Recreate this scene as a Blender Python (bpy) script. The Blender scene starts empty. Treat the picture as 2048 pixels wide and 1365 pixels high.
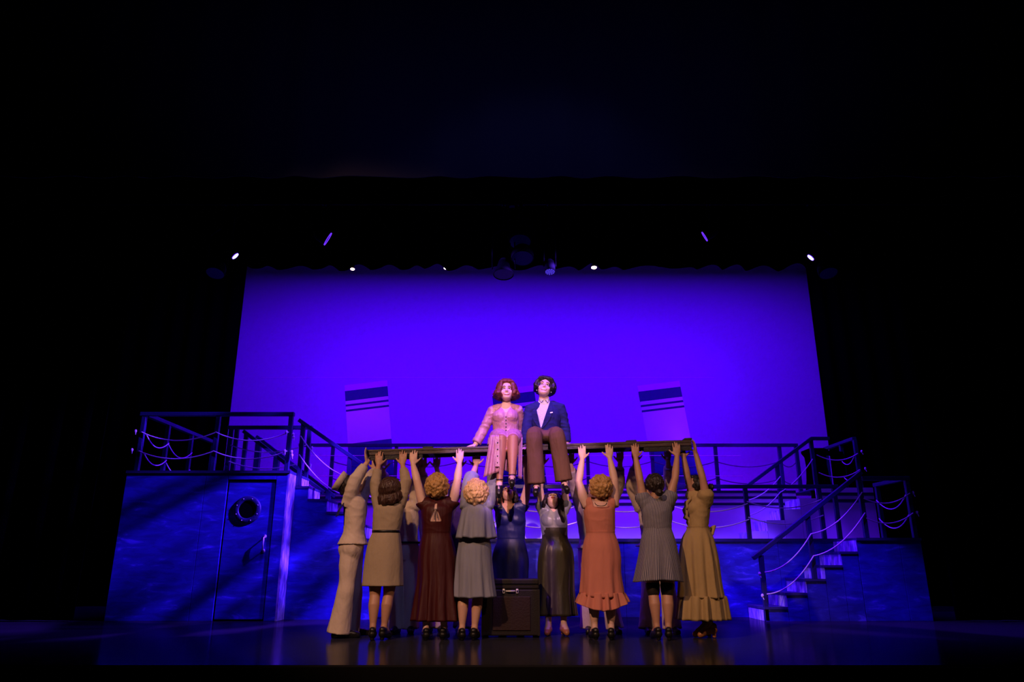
import bpy, bmesh, math, random
import numpy as np
from mathutils import Vector, Matrix, Quaternion, noise
from mathutils.bvhtree import BVHTree

random.seed(7)
R = math.radians
V = Vector
scene = bpy.context.scene
COL = scene.collection

# ------------------------------------------------------------------ camera, world, lights, exposure
cam_d = bpy.data.cameras.new('camera'); cam = bpy.data.objects.new('camera', cam_d); COL.objects.link(cam)
cam.location = (0, 0, 0.71); cam.rotation_euler = (R(90 + 17.2), 0, 0)
cam_d.sensor_width = 36; cam_d.lens = 36 * 1450 / 2048; cam_d.clip_end = 100
scene.camera = cam
vs = scene.view_settings
vs.view_transform = 'Standard'; vs.look = 'None'; vs.gamma = 1; vs.use_curve_mapping = False; vs.exposure = 0
w = bpy.data.worlds.new('dark_hall'); scene.world = w; w.use_nodes = True
w.node_tree.nodes['Background'].inputs[0].default_value = (0.1, 0.05, 1, 1)
w.node_tree.nodes['Background'].inputs[1].default_value = 0.0006

def lamp(name, kind, loc, target, power, color, size=0.2, spot=45, blend=0.5, gobo=None, size_y=None):
    d = bpy.data.lights.new(name, kind); d.energy = power; d.color = color
    if kind == 'SPOT':
        d.spot_size = R(spot); d.spot_blend = blend; d.shadow_soft_size = size
    else:
        d.size = size
        if size_y: d.shape = 'RECTANGLE'; d.size_y = size_y
    o = bpy.data.objects.new(name, d); COL.objects.link(o); o.location = loc
    o.rotation_euler = (V(target) - V(loc)).to_track_quat('-Z', 'Y').to_euler()
    if gobo:                                   # a breakup gobo in the projector
        d.use_nodes = True; nt = d.node_tree; em = nt.nodes['Emission']
        tc = nt.nodes.new('ShaderNodeTexCoord'); mp = nt.nodes.new('ShaderNodeMapping')
        mp.inputs['Rotation'].default_value = (0, 0, R(gobo[0])); mp.inputs['Scale'].default_value = (gobo[1], gobo[2], 1)
        mp.inputs['Location'].default_value = (gobo[3], gobo[4], 0)
        nz = nt.nodes.new('ShaderNodeTexNoise'); nz.inputs['Scale'].default_value = 1; nz.inputs['Detail'].default_value = 1.5
        nz.inputs['Distortion'].default_value = 0.6
        rp = nt.nodes.new('ShaderNodeValToRGB'); rp.color_ramp.elements[0].position = 0.46; rp.color_ramp.elements[1].position = 0.58
        rp.color_ramp.elements[0].color = (0.06, 0.06, 0.06, 1)
        nt.links.new(tc.outputs['Normal'], mp.inputs['Vector']); nt.links.new(mp.outputs[0], nz.inputs['Vector'])
        nt.links.new(nz.outputs['Fac'], rp.inputs[0]); nt.links.new(rp.outputs[0], em.inputs['Strength'])
    return o

# cyclorama wash: a batten of lamps behind the border, and a magenta ground row low behind the rear deck
lamp('cyc_batten', 'AREA', (0.3, 11.9, 6.3), (0.3, 12.6, 2.3), 610, (0.078, 0.0, 1.0), 10.6, size_y=0.2)
lamp('cyc_side_wash', 'SPOT', (-5.2, 11.8, 6.2), (-1.8, 14.6, 2.7), 250, (0.085, 0.0, 1.0), 0.12, 64, 1.0)
lamp('cyc_side_wash', 'SPOT', (5.8, 11.8, 6.2), (2.2, 14.6, 2.7), 250, (0.085, 0.0, 1.0), 0.12, 64, 1.0)
lamp('ground_row', 'AREA', (0.3, 13.9, 1.5), (0.3, 14.6, 2.6), 20, (0.42, 0.0, 1.0), 10, size_y=0.15)
# crossing blue projectors over the set
lamp('set_projector', 'SPOT', (2.2, 8.9, 5.5), (-4.2, 10.4, 0.9), 13000, (0.12, 0.03, 1.0), 0.05, 42, 0.6, gobo=(35, 3.0, 11.0, 0.3, 0.2))
lamp('set_projector', 'SPOT', (-1.8, 8.9, 5.5), (4.3, 10.4, 0.9), 6300, (0.12, 0.03, 1.0), 0.05, 42, 0.6, gobo=(-40, 2.4, 7.0, 1.3, 0.6))
lamp('deck_wash', 'SPOT', (-2.6, 8.9, 5.4), (-0.8, 11.2, 0.8), 1900, (0.1, 0.006, 1.0), 0.1, 70, 0.6, gobo=(10, 4, 4, 0.1, 0.9))
lamp('deck_wash', 'SPOT', (3.0, 8.9, 5.4), (2.9, 11.6, 1.0), 1900, (0.1, 0.006, 1.0), 0.1, 70, 0.6, gobo=(60, 4, 4, 0.7, 0.2))
# follow spot on the seated pair, warm front light on the company, violet top light
lamp('follow_spot', 'SPOT', (0.5, -14, 9.0), (0.08, 8.0, 1.98), 18500, (1.0, 0.52, 0.8), 0.06, 4.5, 0.28)
lamp('front_amber', 'SPOT', (-4.0, 0.5, 6.5), (0.0, 8.0, 0.75), 2050, (1.0, 0.53, 0.3), 0.12, 31, 0.5)
lamp('front_amber', 'SPOT', (4.0, 0.5, 6.5), (0.6, 8.0, 0.75), 620, (1.0, 0.53, 0.3), 0.12, 30, 0.5)
lamp('top_violet', 'SPOT', (0.2, 6.4, 5.6), (0.05, 8.1, 2.3), 1500, (0.2, 0.01, 1.0), 0.1, 24, 0.5)
lamp('front_blue_fill', 'SPOT', (0.5, 1.0, 7.5), (0.1, 8.2, 1.3), 260, (0.22, 0.3, 1.0), 0.15, 34, 0.6)  # weak fill added to tint the grey cloth bluish
lamp('house_border_fill', 'SPOT', (0, 3.0, 1.0), (0.1, 6.0, 6.6), 90, (0.12, 0.08, 1.0), 0.3, 90, 1.0)  # dim low spot added to lift the house border out of black

# ------------------------------------------------------------------ materials
MATS = {}
def mat(name, col, rough=0.6, metal=0.0, bump=0.0, bscale=40, bstretch=(1, 1, 1), vary=0.0, vscale=6, emit=None, spec=0.5, sheen=0.0):
    if name in MATS: return MATS[name]
    m = bpy.data.materials.new(name); m.use_nodes = True; nt = m.node_tree; b = nt.nodes['Principled BSDF']
    b.inputs['Base Color'].default_value = (*col, 1); b.inputs['Roughness'].default_value = rough; b.inputs['Metallic'].default_value = metal
    b.inputs['Specular IOR Level'].default_value = spec
    if sheen: b.inputs['Sheen Weight'].default_value = sheen
    if emit:
        b.inputs['Emission Color'].default_value = (*emit[:3], 1); b.inputs['Emission Strength'].default_value = emit[3]
    tc = nt.nodes.new('ShaderNodeTexCoord')
    if vary:
        n = nt.nodes.new('ShaderNodeTexNoise'); n.inputs['Scale'].default_value = vscale; n.inputs['Detail'].default_value = 4
        r = nt.nodes.new('ShaderNodeMapRange'); r.inputs['To Min'].default_value = 1 - vary; r.inputs['To Max'].default_value = 1 + vary
        mx = nt.nodes.new('ShaderNodeMix'); mx.data_type = 'RGBA'; mx.blend_type = 'MULTIPLY'; mx.inputs['Factor'].default_value = 1
        mx.inputs['A'].default_value = (*col, 1)
        nt.links.new(tc.outputs['Object'], n.inputs['Vector']); nt.links.new(n.outputs['Fac'], r.inputs['Value'])
        nt.links.new(r.outputs[0], mx.inputs['B']); nt.links.new(mx.outputs['Result'], b.inputs['Base Color'])
    if bump:
        mp = nt.nodes.new('ShaderNodeMapping'); mp.inputs['Scale'].default_value = bstretch
        n2 = nt.nodes.new('ShaderNodeTexNoise'); n2.inputs['Scale'].default_value = bscale; n2.inputs['Detail'].default_value = 3
        bp = nt.nodes.new('ShaderNodeBump'); bp.inputs['Strength'].default_value = bump; bp.inputs['Distance'].default_value = 0.04
        nt.links.new(tc.outputs['Object'], mp.inputs['Vector']); nt.links.new(mp.outputs[0], n2.inputs['Vector'])
        nt.links.new(n2.outputs['Fac'], bp.inputs['Height']); nt.links.new(bp.outputs[0], b.inputs['Normal'])
    MATS[name] = m
    return m

def cloth(name, col, rough=0.85, bump=0.5, scale=9, stretch=(1, 1, 0.45), spec=0.2, sheen=0.0):
    return mat(name, col, rough, 0, bump, scale, stretch, 0.12, 5, spec=spec, sheen=sheen)

def wall_paint():
    """dark blue scenic paint with dry-brushed paler strokes"""
    m = bpy.data.materials.new('brushed_blue_paint'); m.use_nodes = True; nt = m.node_tree; b = nt.nodes['Principled BSDF']
    b.inputs['Roughness'].default_value = 0.7; b.inputs['Specular IOR Level'].default_value = 0.25
    tc = nt.nodes.new('ShaderNodeTexCoord'); mp = nt.nodes.new('ShaderNodeMapping'); mp.inputs['Scale'].default_value = (1.2, 1.2, 4.2)
    n1 = nt.nodes.new('ShaderNodeTexNoise'); n1.inputs['Scale'].default_value = 2.2; n1.inputs['Detail'].default_value = 7; n1.inputs['Roughness'].default_value = 0.62
    n1.inputs['Distortion'].default_value = 0.5
    cr = nt.nodes.new('ShaderNodeValToRGB'); e = cr.color_ramp.elements
    e[0].position = 0.4; e[0].color = (0.02, 0.02, 0.26, 1); e[1].position = 0.7; e[1].color = (0.12, 0.1, 0.85, 1)
    k = e.new(0.58); k.color = (0.03, 0.035, 0.42, 1)
    nt.links.new(tc.outputs['Object'], mp.inputs['Vector']); nt.links.new(mp.outputs[0], n1.inputs['Vector'])
    nt.links.new(n1.outputs['Fac'], cr.inputs[0]); nt.links.new(cr.outputs[0], b.inputs['Base Color'])
    return m
def lit_riser_paint():  # brushed paint with the light on centre-facing sides put into its colour
    m = bpy.data.materials.new('lit_riser_paint'); m.use_nodes = True; nt = m.node_tree; b = nt.nodes['Principled BSDF']
    b.inputs['Roughness'].default_value = 0.6
    tc = nt.nodes.new('ShaderNodeTexCoord'); mp = nt.nodes.new('ShaderNodeMapping'); mp.inputs['Scale'].default_value = (9, 9, 3)
    n1 = nt.nodes.new('ShaderNodeTexNoise'); n1.inputs['Scale'].default_value = 2.0; n1.inputs['Detail'].default_value = 5
    cr = nt.nodes.new('ShaderNodeValToRGB'); e = cr.color_ramp.elements
    e[0].position = 0.4; e[0].color = (0.25, 0.22, 0.6, 1); e[1].position = 0.62; e[1].color = (0.8, 0.7, 1.0, 1)
    nt.links.new(tc.outputs['Object'], mp.inputs['Vector']); nt.links.new(mp.outputs[0], n1.inputs['Vector'])
    nt.links.new(n1.outputs['Fac'], cr.inputs[0]); nt.links.new(cr.outputs[0], b.inputs['Base Color'])
    return m

M_wall = wall_paint(); M_riser_lit = lit_riser_paint()
M_rail = mat('navy_rail_paint', (0.02, 0.02, 0.1), 0.5, bump=0.1)
M_deck = mat('deck_paint', (0.03, 0.03, 0.12), 0.7)
M_fascia = mat('white_hull_paint', (0.8, 0.75, 0.8), 0.6, vary=0.06)
M_stripe = mat('navy_stripe_paint', (0.006, 0.006, 0.03), 0.6)
M_fun_white = mat('funnel_white', (1.0, 0.9, 0.97), 0.6, vary=0.05)
M_fun_red = mat('funnel_pink', (1.0, 0.25, 0.95), 0.6)
M_fun_navy = mat('funnel_navy', (0.02, 0.02, 0.16), 0.6)
M_fun_blue = mat('funnel_blue', (0.03, 0.05, 0.24), 0.6, vary=0.15)
M_rope = mat('white_rope', (1.0, 0.9, 0.95), 0.8, bump=0.3, bscale=120)
M_cyc = mat('cyclorama_cloth', (0.62, 0.72, 0.82), 0.95, spec=0.0)
M_black = mat('black_velour', (0.0012, 0.0012, 0.0015), 1.0, bump=0.2, spec=0.0)
M_blackhall = mat('black_hall_paint', (0.006, 0.006, 0.007), 0.9, spec=0.05)
M_metal = mat('black_metal', (0.0025, 0.0025, 0.003), 0.8, 0.0, spec=0.06)
M_chrome = mat('nickel', (0.95, 0.92, 0.86), 0.5, 0.4)
M_wood = mat('dark_bench_wood', (0.06, 0.034, 0.026), 0.5, bump=0.35, bscale=14, bstretch=(0.4, 8, 8), vary=0.35, vscale=9)
M_wood_dark = mat('black_stained_wood', (0.012, 0.009, 0.009), 0.6, bump=0.2)
M_trunk = mat('trunk_leather', (0.006, 0.002, 0.0016), 0.6, bump=0.1, bscale=90, vary=0.25)
M_trunkpanel = mat('trunk_panel', (0.018, 0.003, 0.0022), 0.6, bump=0.1, bscale=60, vary=0.2)
M_case = mat('suitcase_leather', (0.006, 0.002, 0.0016), 0.6, bump=0.1, bscale=110)
M_hole = mat('porthole_glass', (0.002, 0.002, 0.004), 0.12)

def floor_mat():
    m = bpy.data.materials.new('stage_floor_paint'); m.use_nodes = True; nt = m.node_tree; b = nt.nodes['Principled BSDF']
    b.inputs['Base Color'].default_value = (0.022, 0.022, 0.03, 1); b.inputs['IOR'].default_value = 1.45
    tc = nt.nodes.new('ShaderNodeTexCoord'); n = nt.nodes.new('ShaderNodeTexNoise'); n.inputs['Scale'].default_value = 1.2; n.inputs['Detail'].default_value = 6
    mr = nt.nodes.new('ShaderNodeMapRange'); mr.inputs['To Min'].default_value = 0.11; mr.inputs['To Max'].default_value = 0.2
    nt.links.new(tc.outputs['Object'], n.inputs['Vector']); nt.links.new(n.outputs['Fac'], mr.inputs['Value']); nt.links.new(mr.outputs[0], b.inputs['Roughness'])
    n2 = nt.nodes.new('ShaderNodeTexNoise'); n2.inputs['Scale'].default_value = 40
    bp = nt.nodes.new('ShaderNodeBump'); bp.inputs['Strength'].default_value = 0.03
    nt.links.new(tc.outputs['Object'], n2.inputs['Vector']); nt.links.new(n2.outputs['Fac'], bp.inputs['Height']); nt.links.new(bp.outputs[0], b.inputs['Normal'])
    df = nt.nodes.new('ShaderNodeBsdfDiffuse'); df.inputs['Color'].default_value = (0.02, 0.02, 0.026, 1); mx = nt.nodes.new('ShaderNodeMixShader'); mx.inputs[0].default_value = 0.62
    nt.links.new(b.outputs[0], mx.inputs[1]); nt.links.new(df.outputs[0], mx.inputs[2]); nt.links.new(mx.outputs[0], nt.nodes['Material Output'].inputs['Surface'])
    return m
M_floor = floor_mat()

# ------------------------------------------------------------------ mesh helpers
class MB:
    def __init__(self): self.v = []; self.f = []; self.uv = None
    def box(self, x0, x1, y0, y1, z0, z1):
        b = len(self.v)
        self.v += [V(p) for p in ((x0,y0,z0),(x1,y0,z0),(x1,y1,z0),(x0,y1,z0),(x0,y0,z1),(x1,y0,z1),(x1,y1,z1),(x0,y1,z1))]
        self.f += [tuple(b+i for i in q) for q in ((0,3,2,1),(4,5,6,7),(0,1,5,4),(1,2,6,5),(2,3,7,6),(3,0,4,7))]
        return self
    def bar(self, a, b, w, h):
        """square-section bar between two points, h vertical-ish"""
        a, b = V(a), V(b); d = (b - a).normalized()
        up = V((0, 0, 1)) if abs(d.z) < 0.9 else V((0, 1, 0))
        s = d.cross(up).normalized() * w / 2; u = s.cross(d).normalized() * h / 2
        k = len(self.v)
        for p in (a, b): self.v += [p - s - u, p + s - u, p + s + u, p - s + u]
        self.f += [tuple(k+i for i in q) for q in ((3,2,1,0),(4,5,6,7),(0,1,5,4),(1,2,6,5),(2,3,7,6),(3,0,4,7))]
        return self
    def loft(self, rings, cap=True):
        n = len(rings[0]); b = len(self.v)
        for r in rings: self.v += [V(p) for p in r]
        for i in range(len(rings) - 1):
            for j in range(n):
                k = (j + 1) % n
                self.f.append((b+i*n+j, b+i*n+k, b+(i+1)*n+k, b+(i+1)*n+j))
        if cap:
            self.f.append(tuple(b + j for j in reversed(range(n))))
            self.f.append(tuple(b + (len(rings)-1)*n + j for j in range(n)))
        return self
    def tube(self, pts, rads, n=12):
        """rounded tapered tube through points"""
        pts = [V(p) for p in pts]
        t0 = (pts[1] - pts[0]).normalized()
        ref = V((0, 1, 0)) if abs(t0.y) < 0.8 else V((1, 0, 0))
        s = t0.cross(ref).normalized()
        P, Rr, T = [], [], []
        te = (pts[-1] - pts[-2]).normalized()
        for a in (90, 60, 30):
            P.append(pts[0] - t0 * rads[0] * math.sin(R(a))); Rr.append(max(1e-4, rads[0] * math.cos(R(a)))); T.append(t0)
        for i, p in enumerate(pts):
            t = (pts[min(i+1, len(pts)-1)] - pts[max(i-1, 0)]).normalized()
            P.append(p); Rr.append(rads[i]); T.append(t)
        for a in (30, 60, 90):
            P.append(pts[-1] + te * rads[-1] * math.sin(R(a))); Rr.append(max(1e-4, rads[-1] * math.cos(R(a)))); T.append(te)
        rings = []
        for p, r, t in zip(P, Rr, T):
            s = (s - t * s.dot(t)).normalized(); u = t.cross(s)
            rings.append([p + (s * math.cos(2*math.pi*j/n) + u * math.sin(2*math.pi*j/n)) * r for j in range(n)])
        return self.loft(rings)
    def ell(self, c, ax, ay, az, n=14, m=9):
        """ellipsoid from three axis vectors"""
        c, ax, ay, az = V(c), V(ax), V(ay), V(az); rings = []
        for i in range(m + 1):
            a = -math.pi/2 + math.pi * i / m; q = max(1e-4, math.cos(a))
            rings.append([c + az * math.sin(a) + (ax * math.cos(2*math.pi*j/n) + ay * math.sin(2*math.pi*j/n)) * q for j in range(n)])
        return self.loft(rings)
    def sph(self, c, r, n=8, m=6): return self.ell(c, (r,0,0), (0,r,0), (0,0,r), n, m)
    def lathe(self, prof, c, ax, n=24, cap=True):
        """profile [(radius, height)] turned about axis ax through c"""
        ax = V(ax).normalized(); s = ax.orthogonal().normalized(); u = ax.cross(s)
        rings = [[V(c) + ax * h + (s * math.cos(2*math.pi*j/n) + u * math.sin(2*math.pi*j/n)) * max(r, 1e-4) for j in range(n)] for r, h in prof]
        return self.loft(rings, cap)
    def mesh(self, name, org=V((0,0,0)), smooth=False):
        me = bpy.data.meshes.new(name)
        me.from_pydata([tuple(p - org) for p in self.v], [], self.f); me.update()
        if smooth: me.polygons.foreach_set('use_smooth', [True] * len(me.polygons))
        return me

def link(name, me, m, parent=None):
    o = bpy.data.objects.new(name, me); COL.objects.link(o)
    if m is not None: me.materials.clear(); me.materials.append(m)
    if parent is not None: o.parent = parent
    return o
def org(parent):
    p = V((0, 0, 0))
    while parent is not None: p = p + parent.location; parent = parent.parent
    return p
def part(name, mb, m, parent=None, smooth=False, label=None, bevel=0):
    me = mb.mesh(name, org(parent), smooth)
    bm = bmesh.new(); bm.from_mesh(me); bmesh.ops.recalc_face_normals(bm, faces=bm.faces)
    if bevel: bmesh.ops.bevel(bm, geom=[e for e in bm.edges if e.calc_face_angle(0) > 0.5], offset=bevel, segments=2, affect='EDGES', profile=0.6, clamp_overlap=True)
    bm.to_mesh(me); bm.free()
    o = link(name, me, m, parent)
    if label: o['label'] = label
    return o
def thing(name, label, cat, loc, group=None):
    o = bpy.data.objects.new(name, None); COL.objects.link(o); o.location = loc; o.empty_display_size = 0.1
    o['label'] = label; o['category'] = cat
    if group: o['group'] = group
    return o
def struct(name, mb, m, smooth=False):
    o = part(name, mb, m, None, smooth); o['kind'] = 'structure'; return o

def relax(co, edges, iters, lam=0.5, mu=-0.52):
    n = len(co); deg = np.bincount(edges.ravel(), minlength=n).astype(float); deg[deg == 0] = 1
    a, b = edges[:, 0], edges[:, 1]
    for it in range(iters):
        for f in (lam, mu):
            out = np.empty_like(co)
            for k in range(3):
                out[:, k] = np.bincount(a, co[b, k], n) + np.bincount(b, co[a, k], n)
            co = co + f * (out / deg[:, None] - co)
    return co
def skinned(name, mb, vox, iters, m, parent, cut=None, label=None, warp=None, wrinkle=None):
    """fuse overlapping closed shapes into one continuous smooth surface"""
    me = mb.mesh(name)
    bm = bmesh.new(); bm.from_mesh(me); bmesh.ops.recalc_face_normals(bm, faces=bm.faces); bm.to_mesh(me); bm.free()
    t = bpy.data.objects.new('temp', me); COL.objects.link(t)
    md = t.modifiers.new('r', 'REMESH'); md.mode = 'VOXEL'; md.voxel_size = vox
    dg = bpy.context.evaluated_depsgraph_get()
    e = bpy.data.meshes.new_from_object(t.evaluated_get(dg)); bpy.data.objects.remove(t); bpy.data.meshes.remove(me)
    nv = len(e.vertices); co = np.empty(nv * 3); e.vertices.foreach_get('co', co); co = co.reshape(-1, 3)
    ed = np.empty(len(e.edges) * 2, dtype=np.int64); e.edges.foreach_get('vertices', ed); ed = ed.reshape(-1, 2)
    co = relax(co, ed, iters)
    if warp is not None: co = warp(co)
    if wrinkle is not None:                    # soft folds pressed into the cloth
        amp, sx, sz = wrinkle; e.vertices.foreach_set('co', co.ravel()); e.update()
        nm = np.empty(nv * 3); e.vertices.foreach_get('normal', nm); nm = nm.reshape(-1, 3)
        d = np.array([noise.noise(V((c[0] * sx + 3, c[1] * sx, c[2] * sz + c[0] * sx * 0.35))) for c in co])
        d = 1 - 2 * np.abs(d) ** 0.8 - 0.3
        co = co + nm * (d * amp)[:, None]
    if cut is not None:
        fs = np.array([p.vertices[:] for p in e.polygons]); ce = co[fs].mean(axis=1)
        keep = ~np.array([cut(V(c)) for c in ce])
        fs = fs[keep]
        ee = np.sort(np.concatenate([fs[:, [0, 1]], fs[:, [1, 2]], fs[:, [2, 3]], fs[:, [3, 0]]]), axis=1)
        uq, ct = np.unique(ee, axis=0, return_counts=True); be = uq[ct == 1]
        bv = np.unique(be); full = co.copy(); dg_ = np.bincount(be.ravel(), minlength=nv)
        for it in range(10):
            ac = np.zeros_like(co)
            for k in range(3): ac[:, k] = np.bincount(be[:, 0], co[be[:, 1], k], nv) + np.bincount(be[:, 1], co[be[:, 0], k], nv)
            co[bv] = 0.5 * co[bv] + 0.5 * ac[bv] / dg_[bv][:, None]
        used = np.unique(fs); mp = np.full(nv, -1); mp[used] = np.arange(len(used))
        bpy.data.meshes.remove(e); e = bpy.data.meshes.new(name)
        e.from_pydata((co[used] - np.array(org(parent))).tolist(), [], mp[fs].tolist())
    else:
        e.vertices.foreach_set('co', (co - np.array(org(parent))).ravel())
    e.name = name; e.update(); e.polygons.foreach_set('use_smooth', [True] * len(e.polygons))
    o = link(name, e, m, parent)
    if label: o['label'] = label
    return o

def rope_mb(a, b, sag, r=0.0085, n=16, mb=None):
    a, b = V(a), V(b); mb = mb or MB()
    pts = []
    for i in range(n + 1):
        t = i / n; p = a.lerp(b, t); p.z -= sag * 4 * t * (1 - t); pts.append(p)
    return mb.tube(pts, [r] * len(pts), 6)
def knot(p, r=0.02):
    mb = MB(); mb.ell(p, (r,0,0), (0,r,0), (0,0,r*1.3), 8, 6); mb.tube([p, V(p) + V((0.012, -0.01, -0.05))], [0.009, 0.006], 6); return mb
# ------------------------------------------------------------------ the stage house
struct('floor', MB().box(-10, 10, 5.87, 16, -0.9, 0), M_floor)
struct('trim_1', MB().box(-10, 10, 5.83, 5.868, -0.9, -0.012), M_blackhall)          # stage front facing
struct('wall_back', MB().box(-9, 9, 15.2, 15.4, 0, 9.2), M_blackhall)
struct('wall_left', MB().box(-9.3, -9, 5.9, 15.4, 0, 9.2), M_blackhall)
struct('wall_right', MB().box(9, 9.3, 5.9, 15.4, 0, 9.2), M_blackhall)
struct('ceiling', MB().box(-9.3, 9.3, 5.9, 15.4, 9.2, 9.4), M_blackhall)

def drape(x0, x1, y, z0, z1, fold=0.35, amp=0.06, hem=0.0, seed=0, nz=3):
    """hanging cloth with soft folds and real thickness"""
    n = int((x1 - x0) / 0.035); mb = MB(); fr = []
    for i in range(n + 1):
        x = x0 + (x1 - x0) * i / n
        p = noise.noise(V((x * 1.1, seed * 3.7, 0)))
        yy = y + amp * math.sin(2 * math.pi * x / fold + 3 * p) + amp * 0.5 * noise.noise(V((x * 2.3, seed, 5)))
        hz = z0 + hem * (noise.noise(V((x * 2.6, seed, 9))) + 0.8 * abs(math.sin(math.pi * x / fold + 1.5 * p)) - 0.4)
        fr.append((x, yy, hz))
    col = []
    for (x, yy, hz) in fr:
        col.append([V((x, yy, hz)), V((x, yy * 0.5 + y * 0.5, z1)), V((x, yy * 0.5 + y * 0.5 + 0.012, z1)), V((x, yy + 0.012, hz))])
    mb.loft(col); return mb

def curtain(name, label, cat, *a, m=M_black, **k):
    mb = drape(*a, **k); x0, x1, y, z0 = a[:4]
    t = thing(name, label, cat, ((x0 + x1) / 2, y, z0)); part('cloth', mb, m, t, smooth=True)
    part('top_batten', MB().tube([(x0, y + 0.02, a[4]), (x1, y + 0.02, a[4])], [0.025, 0.025], 8), M_metal, t)
    return t
cyc = thing('cyclorama', 'tall seamless cloth glowing blue violet across the back of the stage', 'backdrop', (0.3, 14.6, 0))
part('cloth', MB().box(-8.6, 8.6, 14.6, 14.615, 0.02, 9.1), M_cyc, cyc)
part('seam', MB().box(-5.2, 4.2, 14.595, 14.6, 4.435, 4.442), mat('seam_tape', (0.95, 0.9, 0.95), 0.9), cyc, label='fine horizontal seam across the cloth')
part('bottom_pipe', MB().tube([(-8.5, 14.607, 0.05), (8.5, 14.607, 0.05)], [0.03, 0.03], 8), M_metal, cyc)
curtain('masking_leg', 'black drape masking the side at the left edge of the glowing backdrop', 'curtain', -8.9, -5.53, 13.95, 0.02, 9.1, fold=0.4)
curtain('masking_leg', 'black drape masking the side at the right edge of the glowing backdrop', 'curtain', 6.12, 8.9, 13.95, 0.02, 9.1, fold=0.4, seed=3)
curtain('masking_leg', 'black drape beside the outer end of the grey blue wall with the door', 'curtain', -8.9, -5.75, 10.2, 0.02, 9.1, fold=0.4, seed=4)
curtain('masking_leg', 'black drape beside the outer end of the low deck with the front steps', 'curtain', 5.85, 8.9, 10.2, 0.02, 9.1, fold=0.4, seed=5)
curtain('stage_border', 'black ruffled border curtain along the top edge of the glowing backdrop', 'curtain', -8.9, 8.9, 11.3, 5.5, 9.1, fold=0.5, amp=0.07, hem=0.085, seed=8)
curtain('house_border', 'very dark blue border curtain high above the front of the stage', 'curtain', -8.9, 8.9, 6.05, 4.2, 9.1, m=mat('midnight_velour', (0.03, 0.03, 0.05), 0.95, spec=0.0), fold=0.6, amp=0.02, hem=0.0, seed=12)

# ------------------------------------------------------------------ ship set
def railing(parent, posts, rails, pw=0.06, name='railing'):
    """posts: (x, y, z0, z1); rails: (a, b)"""
    r = None
    r = part(name, MB().bar(*rails[0], 0.075, 0.055), M_rail, parent, bevel=0.006)
    for a, b in rails[1:]: part('handrail', MB().bar(a, b, 0.075, 0.055), M_rail, r, bevel=0.006)
    for (x, y, z0, z1) in posts:
        part('post', MB().box(x - pw/2, x + pw/2, y - pw/2, y + pw/2, z0, z1), M_rail, r, bevel=0.006)
    return r
def ropes(parent, spans, m=None):
    for a, b, s in spans:
        part('rope', rope_mb(a, b, s), m or M_rope, parent, smooth=True)
def knots(parent, pts):
    for p in pts: part('rope_knot', knot(p), M_rope, parent, smooth=True)

# --- left upper deck with the door
LP = thing('upper_deck', 'tall deck unit with a porthole door and roped railing', 'stage platform', (-4.3, 10.3, 0))
for x0, x1, z0, z1 in ((-5.42, -4.305, 0, 1.95), (-4.3, -3.99, 0, 1.95), (-3.985, -3.31, 1.862, 1.95), (-3.305, -3.155, 0, 1.95)):
    part('wall_panel', MB().box(x0, x1, 10.3, 10.33, z0, z1), M_wall, LP, bevel=0.003)
part('side_panel', MB().box(-3.155, -3.125, 10.3, 11.3, 0, 1.95), M_riser_lit, LP, bevel=0.003, label='brushed end panel, lit side coloured paler')
part('side_panel', MB().box(-5.42, -5.39, 10.335, 12.9, 0, 1.95), M_wall, LP)
part('deck_board', MB().box(-5.43, -3.12, 10.285, 11.3, 1.95, 1.985).box(-5.43, -4.3, 11.3, 12.9, 1.95, 1.985), M_deck, LP)
part('door_recess', MB().box(-4.0, -3.3, 10.36, 10.38, 0, 1.9), M_black, LP)
DR = part('door', MB().box(-3.97, -3.325, 10.318, 10.35, 0.02, 1.845), M_wall, LP, bevel=0.004)
pc = V((-3.676, 10.300, 1.448))
PH = part('porthole_ring', MB().lathe([(0.118, 0.0), (0.118, -0.016), (0.135, -0.022), (0.175, -0.02), (0.19, -0.01), (0.192, 0.0)], (pc.x, 10.318, pc.z), (0, 1, 0), 36), M_rail, DR, smooth=True)
part('porthole_glass', MB().lathe([(0.12, 0.0), (0.12, -0.008)], (pc.x, 10.318, pc.z), (0, 1, 0), 32), M_hole, DR)
for k in range(8): part('porthole_bolt', MB().sph((pc.x + 0.157 * math.cos(k * math.pi / 4 + 0.4), 10.297, pc.z + 0.157 * math.sin(k * math.pi / 4 + 0.4)), 0.008, 6, 4), M_chrome, DR, smooth=True)
h = V((-3.394, 10.300, 0.993))
part('handle', MB().tube([(h.x, 10.318, h.z + 0.09), (h.x, 10.265, h.z + 0.08), (h.x, 10.26, h.z), (h.x, 10.265, h.z - 0.08), (h.x, 10.318, h.z - 0.09)], [0.011] * 5, 8).ell((h.x, 10.315, h.z + 0.095), (0.02, 0, 0), (0, 0.008, 0), (0, 0, 0.025)).ell((h.x, 10.315, h.z - 0.095), (0.02, 0, 0), (0, 0.008, 0), (0, 0, 0.025)), M_chrome, DR, smooth=True, label='bright nickel pull handle')
railing(LP, [(-5.31, 10.34, 1.985, 2.78), (-4.24, 10.34, 1.985, 2.78), (-3.19, 10.34, 1.985, 2.78), (-5.31, 11.1, 1.985, 2.78), (-5.31, 11.95, 1.985, 2.78), (-5.31, 12.85, 1.985, 2.78), (-4.4, 11.27, 1.985, 2.75), (-4.31, 11.27, 1.985, 2.75), (-3.17, 11.27, 1.985, 2.75)],
        [((-5.37, 10.34, 2.8), (-3.15, 10.34, 2.8)), ((-5.31, 10.38, 2.8), (-5.31, 12.88, 2.8)), ((-4.45, 11.27, 2.775), (-3.13, 11.27, 2.775))])
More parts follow.
